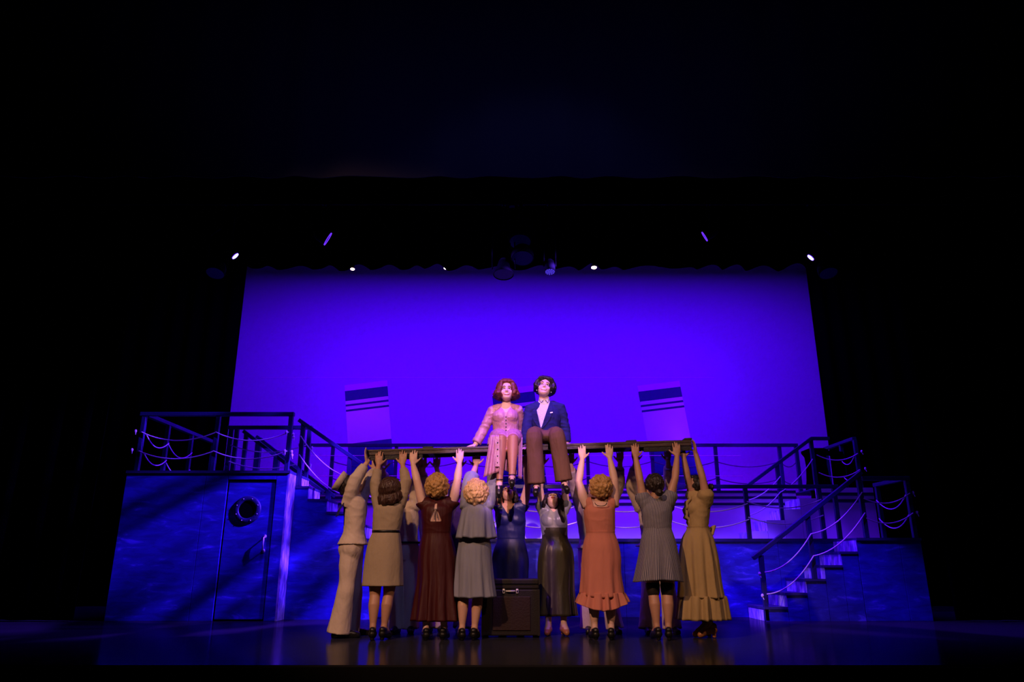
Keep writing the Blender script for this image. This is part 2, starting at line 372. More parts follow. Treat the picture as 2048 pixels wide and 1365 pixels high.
ropes(LP, [((-5.3, 10.3, 2.53), (-4.24, 10.3, 2.53), 0.12), ((-4.24, 10.3, 2.53), (-3.2, 10.3, 2.53), 0.12), ((-5.3, 10.3, 2.26), (-4.24, 10.3, 2.26), 0.11), ((-4.24, 10.3, 2.26), (-3.2, 10.3, 2.26), 0.11),
           ((-5.27, 10.4, 2.5), (-5.27, 11.1, 2.5), 0.12), ((-5.27, 11.1, 2.48), (-5.27, 11.95, 2.48), 0.14), ((-5.27, 10.4, 2.24), (-5.27, 11.1, 2.24), 0.12), ((-5.27, 11.1, 2.2), (-5.27, 11.95, 2.2), 0.14), ((-5.27, 11.95, 2.2), (-5.27, 12.85, 2.2), 0.13),
           ((-4.36, 11.22, 2.49), (-3.2, 11.22, 2.49), 0.11), ((-4.36, 11.22, 2.24), (-3.2, 11.22, 2.24), 0.11)])
knots(LP, [(-5.4, 10.32, 2.55), (-5.41, 10.32, 2.28), (-3.225, 10.29, 2.53), (-3.225, 10.29, 2.26), (-3.13, 10.3, 2.5), (-3.12, 10.3, 2.46), (-3.13, 10.3, 2.25), (-3.12, 10.3, 2.2), (-3.1, 11.22, 2.45), (-3.1, 11.22, 2.18)])

# --- stairs down from the left deck to the main deck
LS = thing('deck_stairs', 'stair flight going down from the tall deck with the door to the main deck', 'stairs', (-2.6, 10.6, 0))
xs = [-3.12, -2.93, -2.65, -2.37, -2.09]
part('stringer', MB().box(-3.12, -2.09, 10.6, 10.63, 0, 1.085).box(-2.12, -2.09, 10.63, 11.03, 0, 1.07), M_wall, LS)
part('landing', MB().box(-2.085, -1.85, 10.6, 11.03, 1.05, 1.07), M_deck, LS)
part('landing_front', MB().box(-2.085, -1.85, 10.6, 10.63, 0, 1.05), M_wall, LS)
for i in range(4):
    zt = 1.80 - 0.18 * i
    part('stair_box', MB().box(-3.12 if i == 0 else xs[i], xs[i + 1], 10.6, 11.24, 1.085, zt - 0.03), M_wall, LS)
    part('tread', MB().box(-3.12 if i == 0 else xs[i], xs[i + 1] + 0.012, 10.59, 11.24, zt - 0.03, zt), M_deck, LS)
    part('riser', MB().box(xs[i + 1], xs[i + 1] + 0.006, 10.6, 11.24, zt - 0.18, zt - 0.03), M_riser_lit, LS, label='brushed riser coloured paler for light')
railing(LS, [(-3.09, 10.63, 1.8, 2.72), (-2.37, 10.63, 1.44, 2.22), (-1.95, 10.63, 1.075, 1.92)], [((-3.16, 10.63, 2.77), (-1.9, 10.63, 1.93))])
ropes(LS, [((-3.1, 10.58, 2.52), (-2.37, 10.58, 1.93), 0.1), ((-3.1, 10.58, 2.25), (-2.37, 10.58, 1.66), 0.1), ((-2.37, 10.58, 1.93), (-1.95, 10.58, 1.62), 0.05)])

# --- main deck
MD = thing('main_deck', 'long low middle deck with a roped railing behind the company', 'stage platform', (1.3, 11.05, 0))
e = [-3.1, -2.0, -0.8, 0.42, 1.64, 2.86, 3.9, 4.9]
for a, b in zip(e, e[1:]): part('wall_panel', MB().box(a + 0.002, b - 0.002, 11.05, 11.08, 0, 1.04), M_wall, MD, bevel=0.003)
part('deck_edge', MB().box(-3.1, 4.9, 11.035, 11.08, 1.04, 1.085), M_rail, MD)
part('deck_board', MB().box(-3.1, 4.9, 11.08, 12.98, 1.05, 1.08), M_deck, MD)
px_ = [-1.31 * 1.042, -0.14 * 1.042, 1.03 * 1.042, 2.2 * 1.042, (3.516, 11.110, 1.506)[0], (4.624, 11.110, 1.506)[0], (4.856, 11.110, 1.506)[0]]
railing(MD, [(x, 11.11, 1.085, 1.825) for x in px_], [((-1.99, 11.11, 1.845), (px_[-1] + 0.06, 11.11, 1.845))])
for z in (1.59, 1.36):
    ropes(MD, [((a, 11.06, z), (b, 11.06, z), 0.12) for a, b in zip([-1.95] + px_[:4], px_[:5])] + [((px_[4], 11.06, z + 0.03), (px_[5], 11.06, z + 0.06), 0.11)])

# --- right front stairs and low deck
RS = thing('front_stairs', 'six step stair flight rising from the stage floor to the low deck', 'stairs', (4.05, 10.3, 0))
xs = [3.38, 3.68, 3.96, 4.23, 4.48, 4.71]
for i in range(6):
    zt = 0.178 * (i + 1); x1 = xs[i + 1] if i < 5 else 4.715
    if i < 5:
        part('stair_box', MB().box(xs[i] + 0.006, x1, 10.3, 11.03, 0, zt - 0.03), M_wall, RS)
        part('tread', MB().box(xs[i] - 0.012, x1, 10.29, 11.03, zt - 0.03, zt), M_deck, RS)
    part('riser', MB().box(xs[i], xs[i] + 0.006, 10.3, 11.03, zt - 0.178, zt - 0.03), M_riser_lit, RS, label='brushed riser coloured paler for light')
railing(RS, [(3.40, 10.33, 0, 0.84), (4.10, 10.33, 0.534, 1.36), (4.88, 10.33, 1.07, 1.9)], [((3.29, 10.33, 0.8), (4.93, 10.33, 1.965))])
ropes(RS, [((3.42, 10.28, 0.62), (4.10, 10.28, 1.12), 0.11), ((4.10, 10.28, 1.12), (4.88, 10.28, 1.68), 0.11), ((3.42, 10.28, 0.34), (4.10, 10.28, 0.83), 0.11), ((4.10, 10.28, 0.83), (4.88, 10.28, 1.4), 0.11)])
knots(RS, [(3.35, 10.3, 0.6), (3.36, 10.3, 0.32)])
RP = thing('low_deck', 'low deck unit at the head of the front steps with its own roped rail', 'stage platform', (5.15, 10.3, 0))
part('wall_panel', MB().box(4.72, 5.3, 10.3, 10.33, 0, 1.035), M_wall, RP, bevel=0.003)
part('wall_panel', MB().box(5.304, 5.6, 10.3, 10.33, 0, 1.035), M_wall, RP, bevel=0.003)
part('side_panel', MB().box(5.57, 5.6, 10.335, 12.0, 0, 1.035), M_wall, RP)
part('deck_board', MB().box(4.72, 5.61, 10.285, 11.03, 1.035, 1.07).box(4.91, 5.61, 11.03, 12.0, 1.035, 1.07), M_deck, RP)
railing(RP, [(5.555, 10.34, 1.07, 1.86), (5.555, 11.2, 1.07, 1.86)], [((4.93, 10.34, 1.88), (5.6, 10.34, 1.88)), ((5.555, 10.38, 1.88), (5.555, 11.25, 1.88))])
ropes(RP, [((4.9, 10.29, 1.6), (5.55, 10.29, 1.67), 0.1), ((5.52, 10.35, 1.65), (5.52, 11.2, 1.65), 0.16), ((4.9, 10.29, 1.33), (5.55, 10.29, 1.4), 0.1), ((5.52, 10.35, 1.38), (5.52, 11.2, 1.38), 0.16)])
knots(RP, [(5.62, 10.33, 1.68), (5.63, 10.33, 1.41)])

# --- rear centre deck: pale hull with dark stripes, railing, taut cords
BD = thing('rear_deck', 'pale hulled rear deck with dark stripes and a long thin railing', 'stage platform', (0, 13, 0))
part('hull', MB().box(-4.3, 5.0, 13.0, 13.04, 1.07, 1.93), M_fascia, BD)
for z in (1.715, 1.825, 1.925): part('hull_stripe', MB().box(-4.3, 5.0, 12.988, 13.0, z, z + 0.045), M_stripe, BD, label='dark painted stripe')
part('deck_board', MB().box(-4.3, 5.0, 13.04, 13.8, 1.93, 1.95), M_deck, BD)
part('skirt_support', MB().box(-4.2, 4.9, 13.4, 13.44, 0, 1.93), M_blackhall, BD)
bx = [(-3.231, 13.080, 2.346)[0], (-2.086, 13.080, 2.346)[0], (-0.940, 13.080, 2.346)[0], (0.206, 13.080, 2.346)[0], (1.361, 13.080, 2.346)[0], (2.524, 13.080, 2.346)[0], (3.670, 13.080, 2.346)[0], (4.825, 13.080, 2.346)[0], (5.129, 13.080, 2.346)[0]]
railing(BD, [(x, 13.08, 1.95, 2.76) for x in bx], [((-3.85, 13.08, 2.785), (bx[-1] + 0.03, 13.08, 2.785))])
for z in (2.59, 2.23): part('taut_cord', MB().tube([(-3.85, 13.03, z), (4.1, 13.03, z)], [0.006, 0.006], 6), M_rope, BD)
M_rope_dark = mat('dark_rope', (0.12, 0.1, 0.2), 0.9)
for z in (2.5, 2.2): ropes(BD, [((a, 13.12, z), (b, 13.12, z), 0.1) for a, b in zip(bx, bx[1:])], M_rope_dark)

# --- rear right stairs and deck
BS = thing('rear_stairs', 'pale stair flight climbing behind the main deck to the far high deck', 'stairs', (4.6, 12.3, 1.07))
xs = [(3.936, 12.300, 1.270)[0], (4.199, 12.300, 1.270)[0], (4.497, 12.300, 1.510)[0], (4.785, 12.300, 1.713)[0], (5.071, 12.300, 1.876)[0]]
for i in range(4):
    zt = 1.07 + 0.176 * (i + 1); x1 = xs[i + 1]
    part('stair_box', MB().box(xs[i] + 0.006, x1, 12.3, 12.985, 1.07, zt), M_fascia, BS)
    part('riser', MB().box(xs[i], xs[i] + 0.006, 12.3, 12.985, zt - 0.176, zt), M_riser_lit, BS, label='brushed riser coloured paler for light')
x1 = xs[4]
railing(BS, [((4.477, 12.330, 1.756)[0], 12.33, 1.42, 2.36), (x1 + 0.03, 12.33, 1.95, 2.75)], [(((3.904, 12.330, 1.953)[0], 12.33, (3.904, 12.330, 1.953)[2]), (x1 + 0.05, 12.33, (5.154, 12.330, 2.787)[2]))])
ropes(BS, [(((3.924, 12.280, 1.461)[0], 12.28, 1.5), ((4.467, 12.280, 1.833)[0], 12.28, 1.87), 0.06), (((4.467, 12.280, 1.833)[0], 12.28, 1.87), (x1, 12.28, 2.42), 0.06), (((3.949, 12.280, 1.719)[0], 12.28, 1.75), ((4.496, 12.280, 2.097)[0], 12.28, 2.13), 0.06)])
BR = thing('far_deck', 'far high deck with pale striped hull at the top of the rear stairs', 'stage platform', (5.6, 12.3, 1.07))
part('hull', MB().box(x1, 6.03, 12.3, 12.33, 1.0, 1.95), M_fascia, BR)
for z in (1.715, 1.825): part('hull_stripe', MB().box(x1, 6.03, 12.288, 12.3, z, z + 0.045), M_stripe, BR, label='dark painted stripe')
part('support', MB().box(x1 + 0.05, 5.98, 12.6, 12.64, 0, 1.93), M_blackhall, BR)
part('deck_board', MB().box(x1, 6.03, 12.33, 13.55, 1.93, 1.95), M_deck, BR)
fx = (5.865, 12.360, 2.340)[0]
railing(BR, [(fx, 12.36, 1.95, 2.76), (fx - 0.02, 13.5, 1.95, 2.76), (fx, 12.9, 1.95, 2.76)], [((x1 + 0.05, 12.36, 2.785), (x1 + 0.36, 12.36, 2.785)), ((fx, 12.36, 2.785), (fx - 0.02, 13.52, 2.785))])
ropes(BR, [((x1 + 0.1, 12.32, 2.5), (fx, 12.32, 2.52), 0.1), ((fx - 0.04, 12.36, 2.5), (fx - 0.04, 12.9, 2.5), 0.12), ((x1 + 0.1, 12.32, 2.2), (fx, 12.32, 2.25), 0.1), ((fx - 0.04, 12.36, 2.22), (fx - 0.04, 12.9, 2.22), 0.12)])
knots(BR, [(fx + 0.08, 12.33, 2.56), (fx + 0.1, 12.33, 2.27)])
dc = V((5.482, 12.900, 2.324))
CS = thing('covered_stand', 'black covered stand on the far high deck behind the rear stair rail', 'stand', (dc.x, dc.y, 1.95))
part('cover', MB().loft([[(dc.x - 0.1 + a * s, dc.y + b * 0.12, z) for a, b in ((-1, -1), (1, -1), (1, 1), (-1, 1))] for z, s in ((1.955, 0.2), (2.15, 0.16), (2.4, 0.14), (2.55, 0.15), (2.62, 0.2), (2.66, 0.2), (2.69, 0.12))]), M_black, CS, smooth=False, bevel=0.01)
part('arm', MB().bar((dc.x + 0.05, dc.y, 2.62), (dc.x + 0.38, dc.y, 2.6), 0.1, 0.07).box(dc.x + 0.28, dc.x + 0.38, dc.y - 0.05, dc.y + 0.05, 1.955, 2.6), M_black, CS)

# --- rear left stairs: two handrails
BL = thing('side_stairs', 'dark railed stair flight behind the tall deck with the porthole door', 'stairs', (-3.6, 11.5, 1.07))
sx = -4.29
for i in range(5):
    part('stair_box', MB().box(sx + 0.26 * i, sx + 0.26 * (i + 1), 11.45, 12.3, 1.07 if i else 1.07, 1.95 - 0.176 * (i + 1) + 0.03), M_wall, BL)
railing(BL, [(sx + 0.05, 11.5, 1.8, 2.74), (sx + 1.25, 11.5, 1.1, 1.88)], [((sx + 0.0, 11.5, 2.76), (sx + 1.35, 11.5, 1.8)), ((sx + 0.75, 11.5, 1.95), (sx + 1.3, 11.5, 1.55))])
railing(BL, [(sx + 0.0, 12.25, 1.8, 2.78), (sx + 0.33, 12.25, 1.6, 2.56), (sx + 1.25, 12.25, 1.1, 1.88)], [((sx - 0.05, 12.25, 2.8), (sx + 1.35, 12.25, 1.8))], pw=0.09)

# ------------------------------------------------------------------ funnels
def funnel(c, label, ang=7.0):
    """c = top-left corner seen from the house; flat scenery with painted bands built as boards"""
    t = thing('ship_funnel', label, 'ship funnel', (c[0], c[1], 1.95), 'three flat ship funnels behind the rear rail')
    a = R(ang); ux, uz = V((math.cos(a), 0, math.sin(a))), V((-math.sin(a), 0, math.cos(a)))
    wd = 0.8; bands = [(0.0, 0.115, M_fun_red), (0.115, 0.31, M_fun_navy), (0.31, 0.375, M_fun_white), (0.375, 0.415, M_fun_navy), (0.415, 0.475, M_fun_white), (0.475, 0.515, M_fun_navy), (0.515, 1.12, M_fun_white), (1.12, 2.0, M_fun_blue)]
    nm = ['top_band', 'wide_stripe', 'thin_band', 'thin_stripe', 'thin_band', 'thin_stripe', 'body_board', 'base_board']
    for (d0, d1, m), n in zip(bands, nm):
        mb = MB(); p = V(c); pts = []
        for y in (0, 0.04):
            for u, d in ((0, d0), (wd, d0), (wd, d1), (0, d1)):
                q = p + ux * u - uz * d
                if q.z < 1.951: q.z = 1.951
                pts.append(V((q.x, c[1] + y, q.z)))
        mb.v = pts; mb.f = [(0, 3, 2, 1), (4, 5, 6, 7), (0, 1, 5, 4), (1, 2, 6, 5), (2, 3, 7, 6), (3, 0, 4, 7)]
        part(n, mb, m, t)
    part('brace', MB().bar(V(c) + ux * 0.4 - uz * 1.2 + V((0, 0.05, 0)), (c[0] + 0.5, c[1] + 0.3, 1.97), 0.04, 0.04), M_wood_dark, t)
funnel(V((-3.157, 13.300, 3.954)), 'flat striped ship funnel behind the sailor at the end of the plank')
funnel(V((-0.386, 13.300, 3.857)), 'flat striped ship funnel half hidden by the seated pair')
funnel(V((2.365, 13.300, 3.944)), 'flat striped ship funnel above the woman in striped grey')

# ------------------------------------------------------------------ lanterns
def pipe(name, y, z, label):
    t = thing(name, label, 'pipe', (0, y, z)); part('tube', MB().tube([(-8.99, y, z), (8.99, y, z)], [0.024, 0.024], 10), M_metal, t, smooth=True)
    part('clamp', MB().box(-0.04, 0.04, y - 0.04, y + 0.04, z - 0.05, z + 0.04), M_metal, t)
pipe('lighting_pipe', 9.5, 5.75, 'black lighting pipe hung above the decks in front of the border')
pipe('lighting_pipe', 11.6, 6.0, 'black lighting pipe hidden just behind the border curtain')
def lens_mat(name, col, s): return mat(name, (0.02, 0.02, 0.03), 0.3, emit=(*col, s))
def lantern(loc, d, label, rad, lm, group, zpipe, leds=True, scoop=False, rim=None):
    t = thing('stage_light', label, 'stage light', loc, group)
    p = V(loc); d = V(d).normalized()
    if scoop:
        part('housing', MB().lathe([(rad * 0.35, -0.26), (rad * 0.5, -0.22), (rad * 0.7, -0.1), (rad, 0), (rad * 0.96, 0.0), (rad * 0.66, -0.09)], p, d, 28), M_metal, t, smooth=True)
    else:
        part('housing', MB().lathe([(rad * 0.6, -0.2), (rad * 0.8, -0.18), (rad, -0.1), (rad, 0.0), (rad * 0.94, 0.0), (rad * 0.94, -0.015)], p, d, 24), M_metal, t, smooth=True)
    if rim: part('rim', MB().lathe([(rad * 0.97, 0.0), (rad * 1.04, 0.0), (rad * 1.04, 0.012), (rad * 0.97, 0.012)], p, d, 28, False), rim, t)
    if leds:
        mb = MB(); s = d.orthogonal().normalized(); u = d.cross(s)
        for rr, n in ((0, 1), (0.4, 6), (0.75, 11)):
            for k in range(n):
                q = p + (s * math.cos(6.283 * k / n) + u * math.sin(6.283 * k / n)) * rr * rad; mb.ell(q, s * rad * 0.19, u * rad * 0.19, d * 0.012, 6, 4)
        part('led_cluster', mb, lm, t)['kind'] = 'stuff'
    part('lens', MB().lathe([(rad * 0.93, -0.02), (rad * 0.93, -0.008)], p, d, 24), M_hole if leds else lm, t)
    b = p - d * 0.1; s = d.cross(V((0, 0, 1))); s = s.normalized() if s.length > 0.2 else V((1, 0, 0))
    top = V((b.x, p.y if abs(p.y - 9.5) < .01 else 11.6, zpipe))
    part('yoke', MB().tube([b + s * rad * 1.1, b + s * rad * 1.1 + (top - b) * 0.5, b.lerp(top, 0.62), b - s * rad * 1.1 + (top - b) * 0.5, b - s * rad * 1.1], [0.01] * 5, 6), M_metal, t)
    part('hanger', MB().tube([b.lerp(top, 0.6), top], [0.012, 0.012], 6).box(top.x - 0.03, top.x + 0.03, top.y - 0.035, top.y + 0.035, top.z - 0.03, top.z + 0.04), M_metal, t)
LW = lens_mat('led_cold', (0.7, 0.72, 1.0), 14); LP_ = lens_mat('led_pink', (1.0, 0.62, 0.5), 12); LB = lens_mat('led_blue', (0.1, 0.05, 1.0), 0.5); LD = lens_mat('lens_scatter_glow', (0.02, 0.01, 1.0), 0.006)  # last lens glows faintly in place of light scattered onto unlit glass
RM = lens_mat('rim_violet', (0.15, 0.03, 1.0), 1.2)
lantern(V((-3.943, 9.500, 4.921)), (0.72, 0.19, -0.68), 'bright white lamp hung beside the left end of the border curtain', 0.054, LW, None, 5.75, rim=RM)
lantern(V((4.253, 9.500, 4.898)), (-0.72, 0.19, -0.68), 'bright white lamp hung beside the right end of the border curtain', 0.054, LW, None, 5.75, rim=RM)
lantern(V((-2.646, 9.500, 5.186)), (0.806, 0.31, -0.424), 'lamp seen edge on as a violet streak, left of centre above the border', 0.1, LB, None, 5.75, leds=False, rim=RM)
lantern(V((2.771, 9.500, 5.225)), (-0.806, 0.31, -0.424), 'lamp seen edge on as a thin violet streak, right of centre above the border', 0.075, LB, None, 5.75, leds=False, rim=RM)
for u, v, lb in (((705, 537, 0), 0, 'first from left of the small pink white lamps peeping under the border'), ((893, 535, 0), 0, 'second from left of the small pink white lamps peeping under the border'), ((1188, 534, 0), 0, 'brightest pink white lamp peeping under the border, right of the conical scoop'), ((1397, 532, 0), 0, 'small pink white lamp under the border nearest its right end')):
    X = {705: V((-2.757, 11.600, 5.617)), 893: V((-1.133, 11.600, 5.636)), 1188: V((1.418, 11.600, 5.645)), 1397: V((3.227, 11.600, 5.664))}[u[0]]
    lamp('border_lamp', 'SPOT', X - V((0, 0, 0.03)), (X.x, 13.2, 2.4), 45, (1.0, 0.03, 0.55), 0.03, 42, 0.8)
    lantern(X + V((0, 0, -0.012)), (0, -0.15, -0.98), lb, 0.04 if u[0] in (705, 1397) else 0.052, LP_, 'small lamps under the border', 6.0)
lantern(V((-0.120, 9.500, 4.630)), (0.0, -0.2, -0.98), 'dark conical scoop light hanging below the middle of the border', 0.145, LD, None, 5.75, leds=False, scoop=True)
lantern(V((0.537, 9.500, 4.675)), (0.0, -0.25, -0.97), 'small dark lamp with faint blue dots just right of the scoop', 0.075, LB, None, 5.75)
for c, lb in ((V((0.115, 9.500, 5.131)), 'dim round lamp high above the scoop, upper of the two'), (V((0.149, 9.500, 4.875)), 'dim round lamp above the scoop, lower of the two'), (V((-4.194, 9.500, 4.645)), 'unlit round lamp just below the bright lamp by the left border end'), (V((4.470, 9.500, 4.645)), 'unlit round lamp just below the bright lamp by the right border end')):
    lantern(c, (0, -0.35, -0.93), lb, 0.16 if 'above' in lb else 0.13, LD, None, 5.75, leds=False)

# ------------------------------------------------------------------ plank, trunk, suitcase
def ztop(x): return 1.968 + 0.031 * (x + 0.13)
PK = thing('plank', 'long dark wooden plank held overhead by the company', 'plank', (0.2, 8.13, 1.85))
def slanted(x0, x1, y0, y1, za, zb):
    mb = MB(); mb.v = [V((x, y, ztop(x) + z)) for z in (za, zb) for x, y in ((x0, y0), (x1, y0), (x1, y1), (x0, y1))]
    mb.f = [(0,3,2,1),(4,5,6,7),(0,1,5,4),(1,2,6,5),(2,3,7,6),(3,0,4,7)]; return mb
for k in range(3): part('top_board', slanted(-1.6, 1.98, 7.955 + 0.117 * k, 8.067 + 0.117 * k, -0.025, 0), M_wood, PK, bevel=0.004)
part('front_rail', slanted(-1.6, 1.98, 7.962, 7.995, -0.062, -0.026), M_wood, PK, bevel=0.004)
for x0, x1 in ((-1.6, -0.98), (1.45, 1.98)): part('end_bracket', slanted(x0, x1, 7.972, 8.0, -0.115, -0.064), M_wood_dark, PK, bevel=0.004, label='black lower bracket')
part('back_rail', slanted(-1.6, 1.98, 8.265, 8.295, -0.062, -0.026), M_wood_dark, PK, bevel=0.004)
for x in (-1.57, -0.9, 0.2, 1.3, 1.95): part('cross_block', slanted(x - 0.03, x + 0.03, 8.0, 8.26, -0.06, -0.027), M_wood_dark, PK)
for x in (-0.95, 1.35): part('cleat', slanted(x - 0.06, x + 0.06, 8.16, 8.29, 0.001, 0.05), M_wood_dark, PK, bevel=0.012)
part('end_cap', slanted(1.9, 1.985, 7.95, 8.3, 0.001, 0.02), M_wood_dark, PK, bevel=0.005)

TK = thing('trunk', 'large dark red trunk standing on the floor under the suitcase', 'trunk', (0, 8.130, 0))
part('body', MB().box(-0.31, 0.285, 7.980, 8.280, 0.02, 0.47), M_trunk, TK, bevel=0.012)
part('front_panel', MB().box(-0.2, 0.19, 7.970, 7.985, 0.07, 0.4), M_trunkpanel, TK, bevel=0.006, label='dull red inset panel')
for x in (-0.31, 0.265): part('edge_strip', MB().box(x - 0.004, x + 0.024, 7.973, 7.980, 0.02, 0.47), M_trunk, TK, bevel=0.003)
for x in (-0.28, 0.25): part('foot', MB().box(x - 0.03, x + 0.03, 8.010, 8.250, 0, 0.022), M_metal, TK)
SC = thing('suitcase', 'slim dark suitcase lying flat on the trunk, two bright latches forward', 'suitcase', (0, 8.130, 0.47))
part('shell', MB().box(-0.29, 0.28, 7.980, 8.280, 0.472, 0.575), M_case, SC, bevel=0.014)
part('seam_band', MB().box(-0.285, 0.275, 7.976, 7.982, 0.518, 0.528), M_metal, SC)
hx, hz = (-0.016, 7.980, 0.453)[0], (-0.016, 7.980, 0.453)[2]
for s in (-1, 1):
    L = part('latch', MB().box(hx + s * 0.07 - 0.012, hx + s * 0.07 + 0.012, 7.966, 7.980, hz - 0.022, hz + 0.022), M_chrome, SC, bevel=0.004, label='bright nickel latch')
    part('hasp', MB().box(hx + s * 0.07 - 0.007, hx + s * 0.07 + 0.007, 7.962, 7.966, hz - 0.012, hz + 0.008), M_metal, L)
part('handle', MB().tube([(hx - 0.045, 7.980, hz), (hx - 0.035, 7.955, hz), (hx + 0.035, 7.955, hz), (hx + 0.045, 7.980, hz)], [0.007] * 4, 8), M_chrome, SC, smooth=True)

# ------------------------------------------------------------------ people
def lerp(a, b, t): return a + (b - a) * t
def basis(th):
    a = R(th); return V((math.sin(a), math.cos(a), 0)), V((math.cos(a), -math.sin(a), 0))      # forward, own right
def ering(c, ax, ay, rx, ry, n=28, sq=2.0):
    out = []
    for j in range(n):
        t = 2 * math.pi * j / n; cx, sx = math.cos(t), math.sin(t)
        out.append(c + ax * rx * math.copysign(abs(cx) ** (2 / sq), cx) + ay * ry * math.copysign(abs(sx) ** (2 / sq), sx))
    return out
def crom(keys, k=5):
    """smooth interpolation of (point, *numbers) rows"""
    out = []
    n = len(keys)
    for i in range(n - 1):
        p0, p1, p2, p3 = keys[max(i-1, 0)], keys[i], keys[i+1], keys[min(i+2, n-1)]
        for j in range(k + (1 if i == n - 2 else 0)):
            t = j / k; row = []
            for a, b, c, d in zip(p0, p1, p2, p3):
                row.append(0.5 * ((b * 2) + (c - a) * t + (a * 2 - b * 5 + c * 4 - d) * t * t + (b * 3 - a - c * 3 + d) * t ** 3))
            out.append(row)
    return out

class Person:
    pass

def hand(mb, wrist, d, n, t, s=1.0, curl=(12, 30), spread=0.1, thumb=0.7):
    """wrist point, d to the knuckles, n the way the palm faces, t the thumb side"""
    d, n = V(d).normalized(), V(n).normalized(); t = V(t); t = (t - d * t.dot(d)).normalized()
    w = V(wrist)
    mb.loft([ering(w + d * q * s, t, n, a * s, b * s, 14) for q, a, b in ((-0.012, 0.018, 0.014), (0.0, 0.027, 0.02), (0.025, 0.034, 0.018), (0.06, 0.043, 0.017), (0.085, 0.044, 0.0145), (0.093, 0.042, 0.01))])
    for k, (off, ln) in enumerate(((0.0345, 0.072), (0.0115, 0.082), (-0.0115, 0.077), (-0.0345, 0.06))):
        b = w + d * (0.084 - 0.004 * abs(k - 1)) * s + t * off * s; fan = t * (off * spread * 8)
        a1, a2 = R(curl[0]), R(curl[0] + curl[1]); d1 = (d * math.cos(a1) + n * math.sin(a1) + fan).normalized(); d2 = (d * math.cos(a2) + n * math.sin(a2) + fan).normalized()
        p1 = b + d1 * ln * 0.52 * s; p2 = p1 + d2 * ln * 0.48 * s
        mb.tube([b - d * 0.025 * s, b, p1, p2], [0.009 * s, 0.0088 * s, 0.0082 * s, 0.0072 * s], 8)
    b = w + d * 0.02 * s + t * 0.026 * s; q = (t * thumb + d * 0.62 + n * 0.25).normalized(); p1 = b + q * 0.042 * s; p2 = p1 + (q + d * 0.25 + n * 0.2).normalized() * 0.034 * s
    mb.tube([b - q * 0.02 * s, b, p1, p2], [0.014 * s, 0.0135 * s, 0.0105 * s, 0.0085 * s], 8)

def head_frame(th, pitch, roll=0):
    f, r = basis(th); p = R(pitch); z = V((0, 0, 1))
    hf = f * math.cos(p) + z * math.sin(p); hu = z * math.cos(p) - f * math.sin(p)
    if roll: q = Quaternion(hf, R(roll)); hu = q @ hu; r = q @ r
    return hf, hu, r
def head(mb, c, hf, hu, hr, nb, s=1.0, neck=0.05):
    c = V(c)
    def P(a, b, d): return c + (hr * a + hf * b + hu * d) * s
    mb.ell(P(0, -0.012, 0.03), hr * 0.075 * s, hf * 0.095 * s, hu * 0.088 * s, 20, 14)
    mb.ell(P(0, 0.02, -0.03), hr * 0.064 * s, hf * 0.07 * s, hu * 0.078 * s, 18, 12)
    mb.ell(P(0, 0.045, -0.075), hr * 0.042 * s, hf * 0.043 * s, hu * 0.032 * s, 14, 10)          # chin
    for k in (-1, 1):
        mb.ell(P(k * 0.04, 0.052, -0.022), hr * 0.024 * s, hf * 0.024 * s, hu * 0.026 * s, 10, 8)  # cheeks
        mb.ell(P(k * 0.075, -0.008, -0.008), hr * 0.009 * s, hf * 0.018 * s, hu * 0.03 * s, 10, 8)  # ears
    mb.tube([P(0, 0.078, 0.018), P(0, 0.092, -0.006), P(0, 0.1, -0.02)], [0.008 * s, 0.0095 * s, 0.0115 * s], 10)     # nose
    for k in (-1, 1): mb.ell(P(k * 0.012, 0.085, -0.024), hr * 0.009 * s, hf * 0.011 * s, hu * 0.008 * s, 8, 6)
    mb.ell(P(0, 0.07, 0.034), hr * 0.055 * s, hf * 0.018 * s, hu * 0.012 * s, 12, 8)              # brow
    mb.tube([V(nb) - V((0, 0, 0.05)), nb, lerp(V(nb), P(0, -0.02, -0.05), 0.6), P(0, -0.015, -0.03)], [neck * 1.25, neck * 1.08, neck, neck * 0.98], 14)

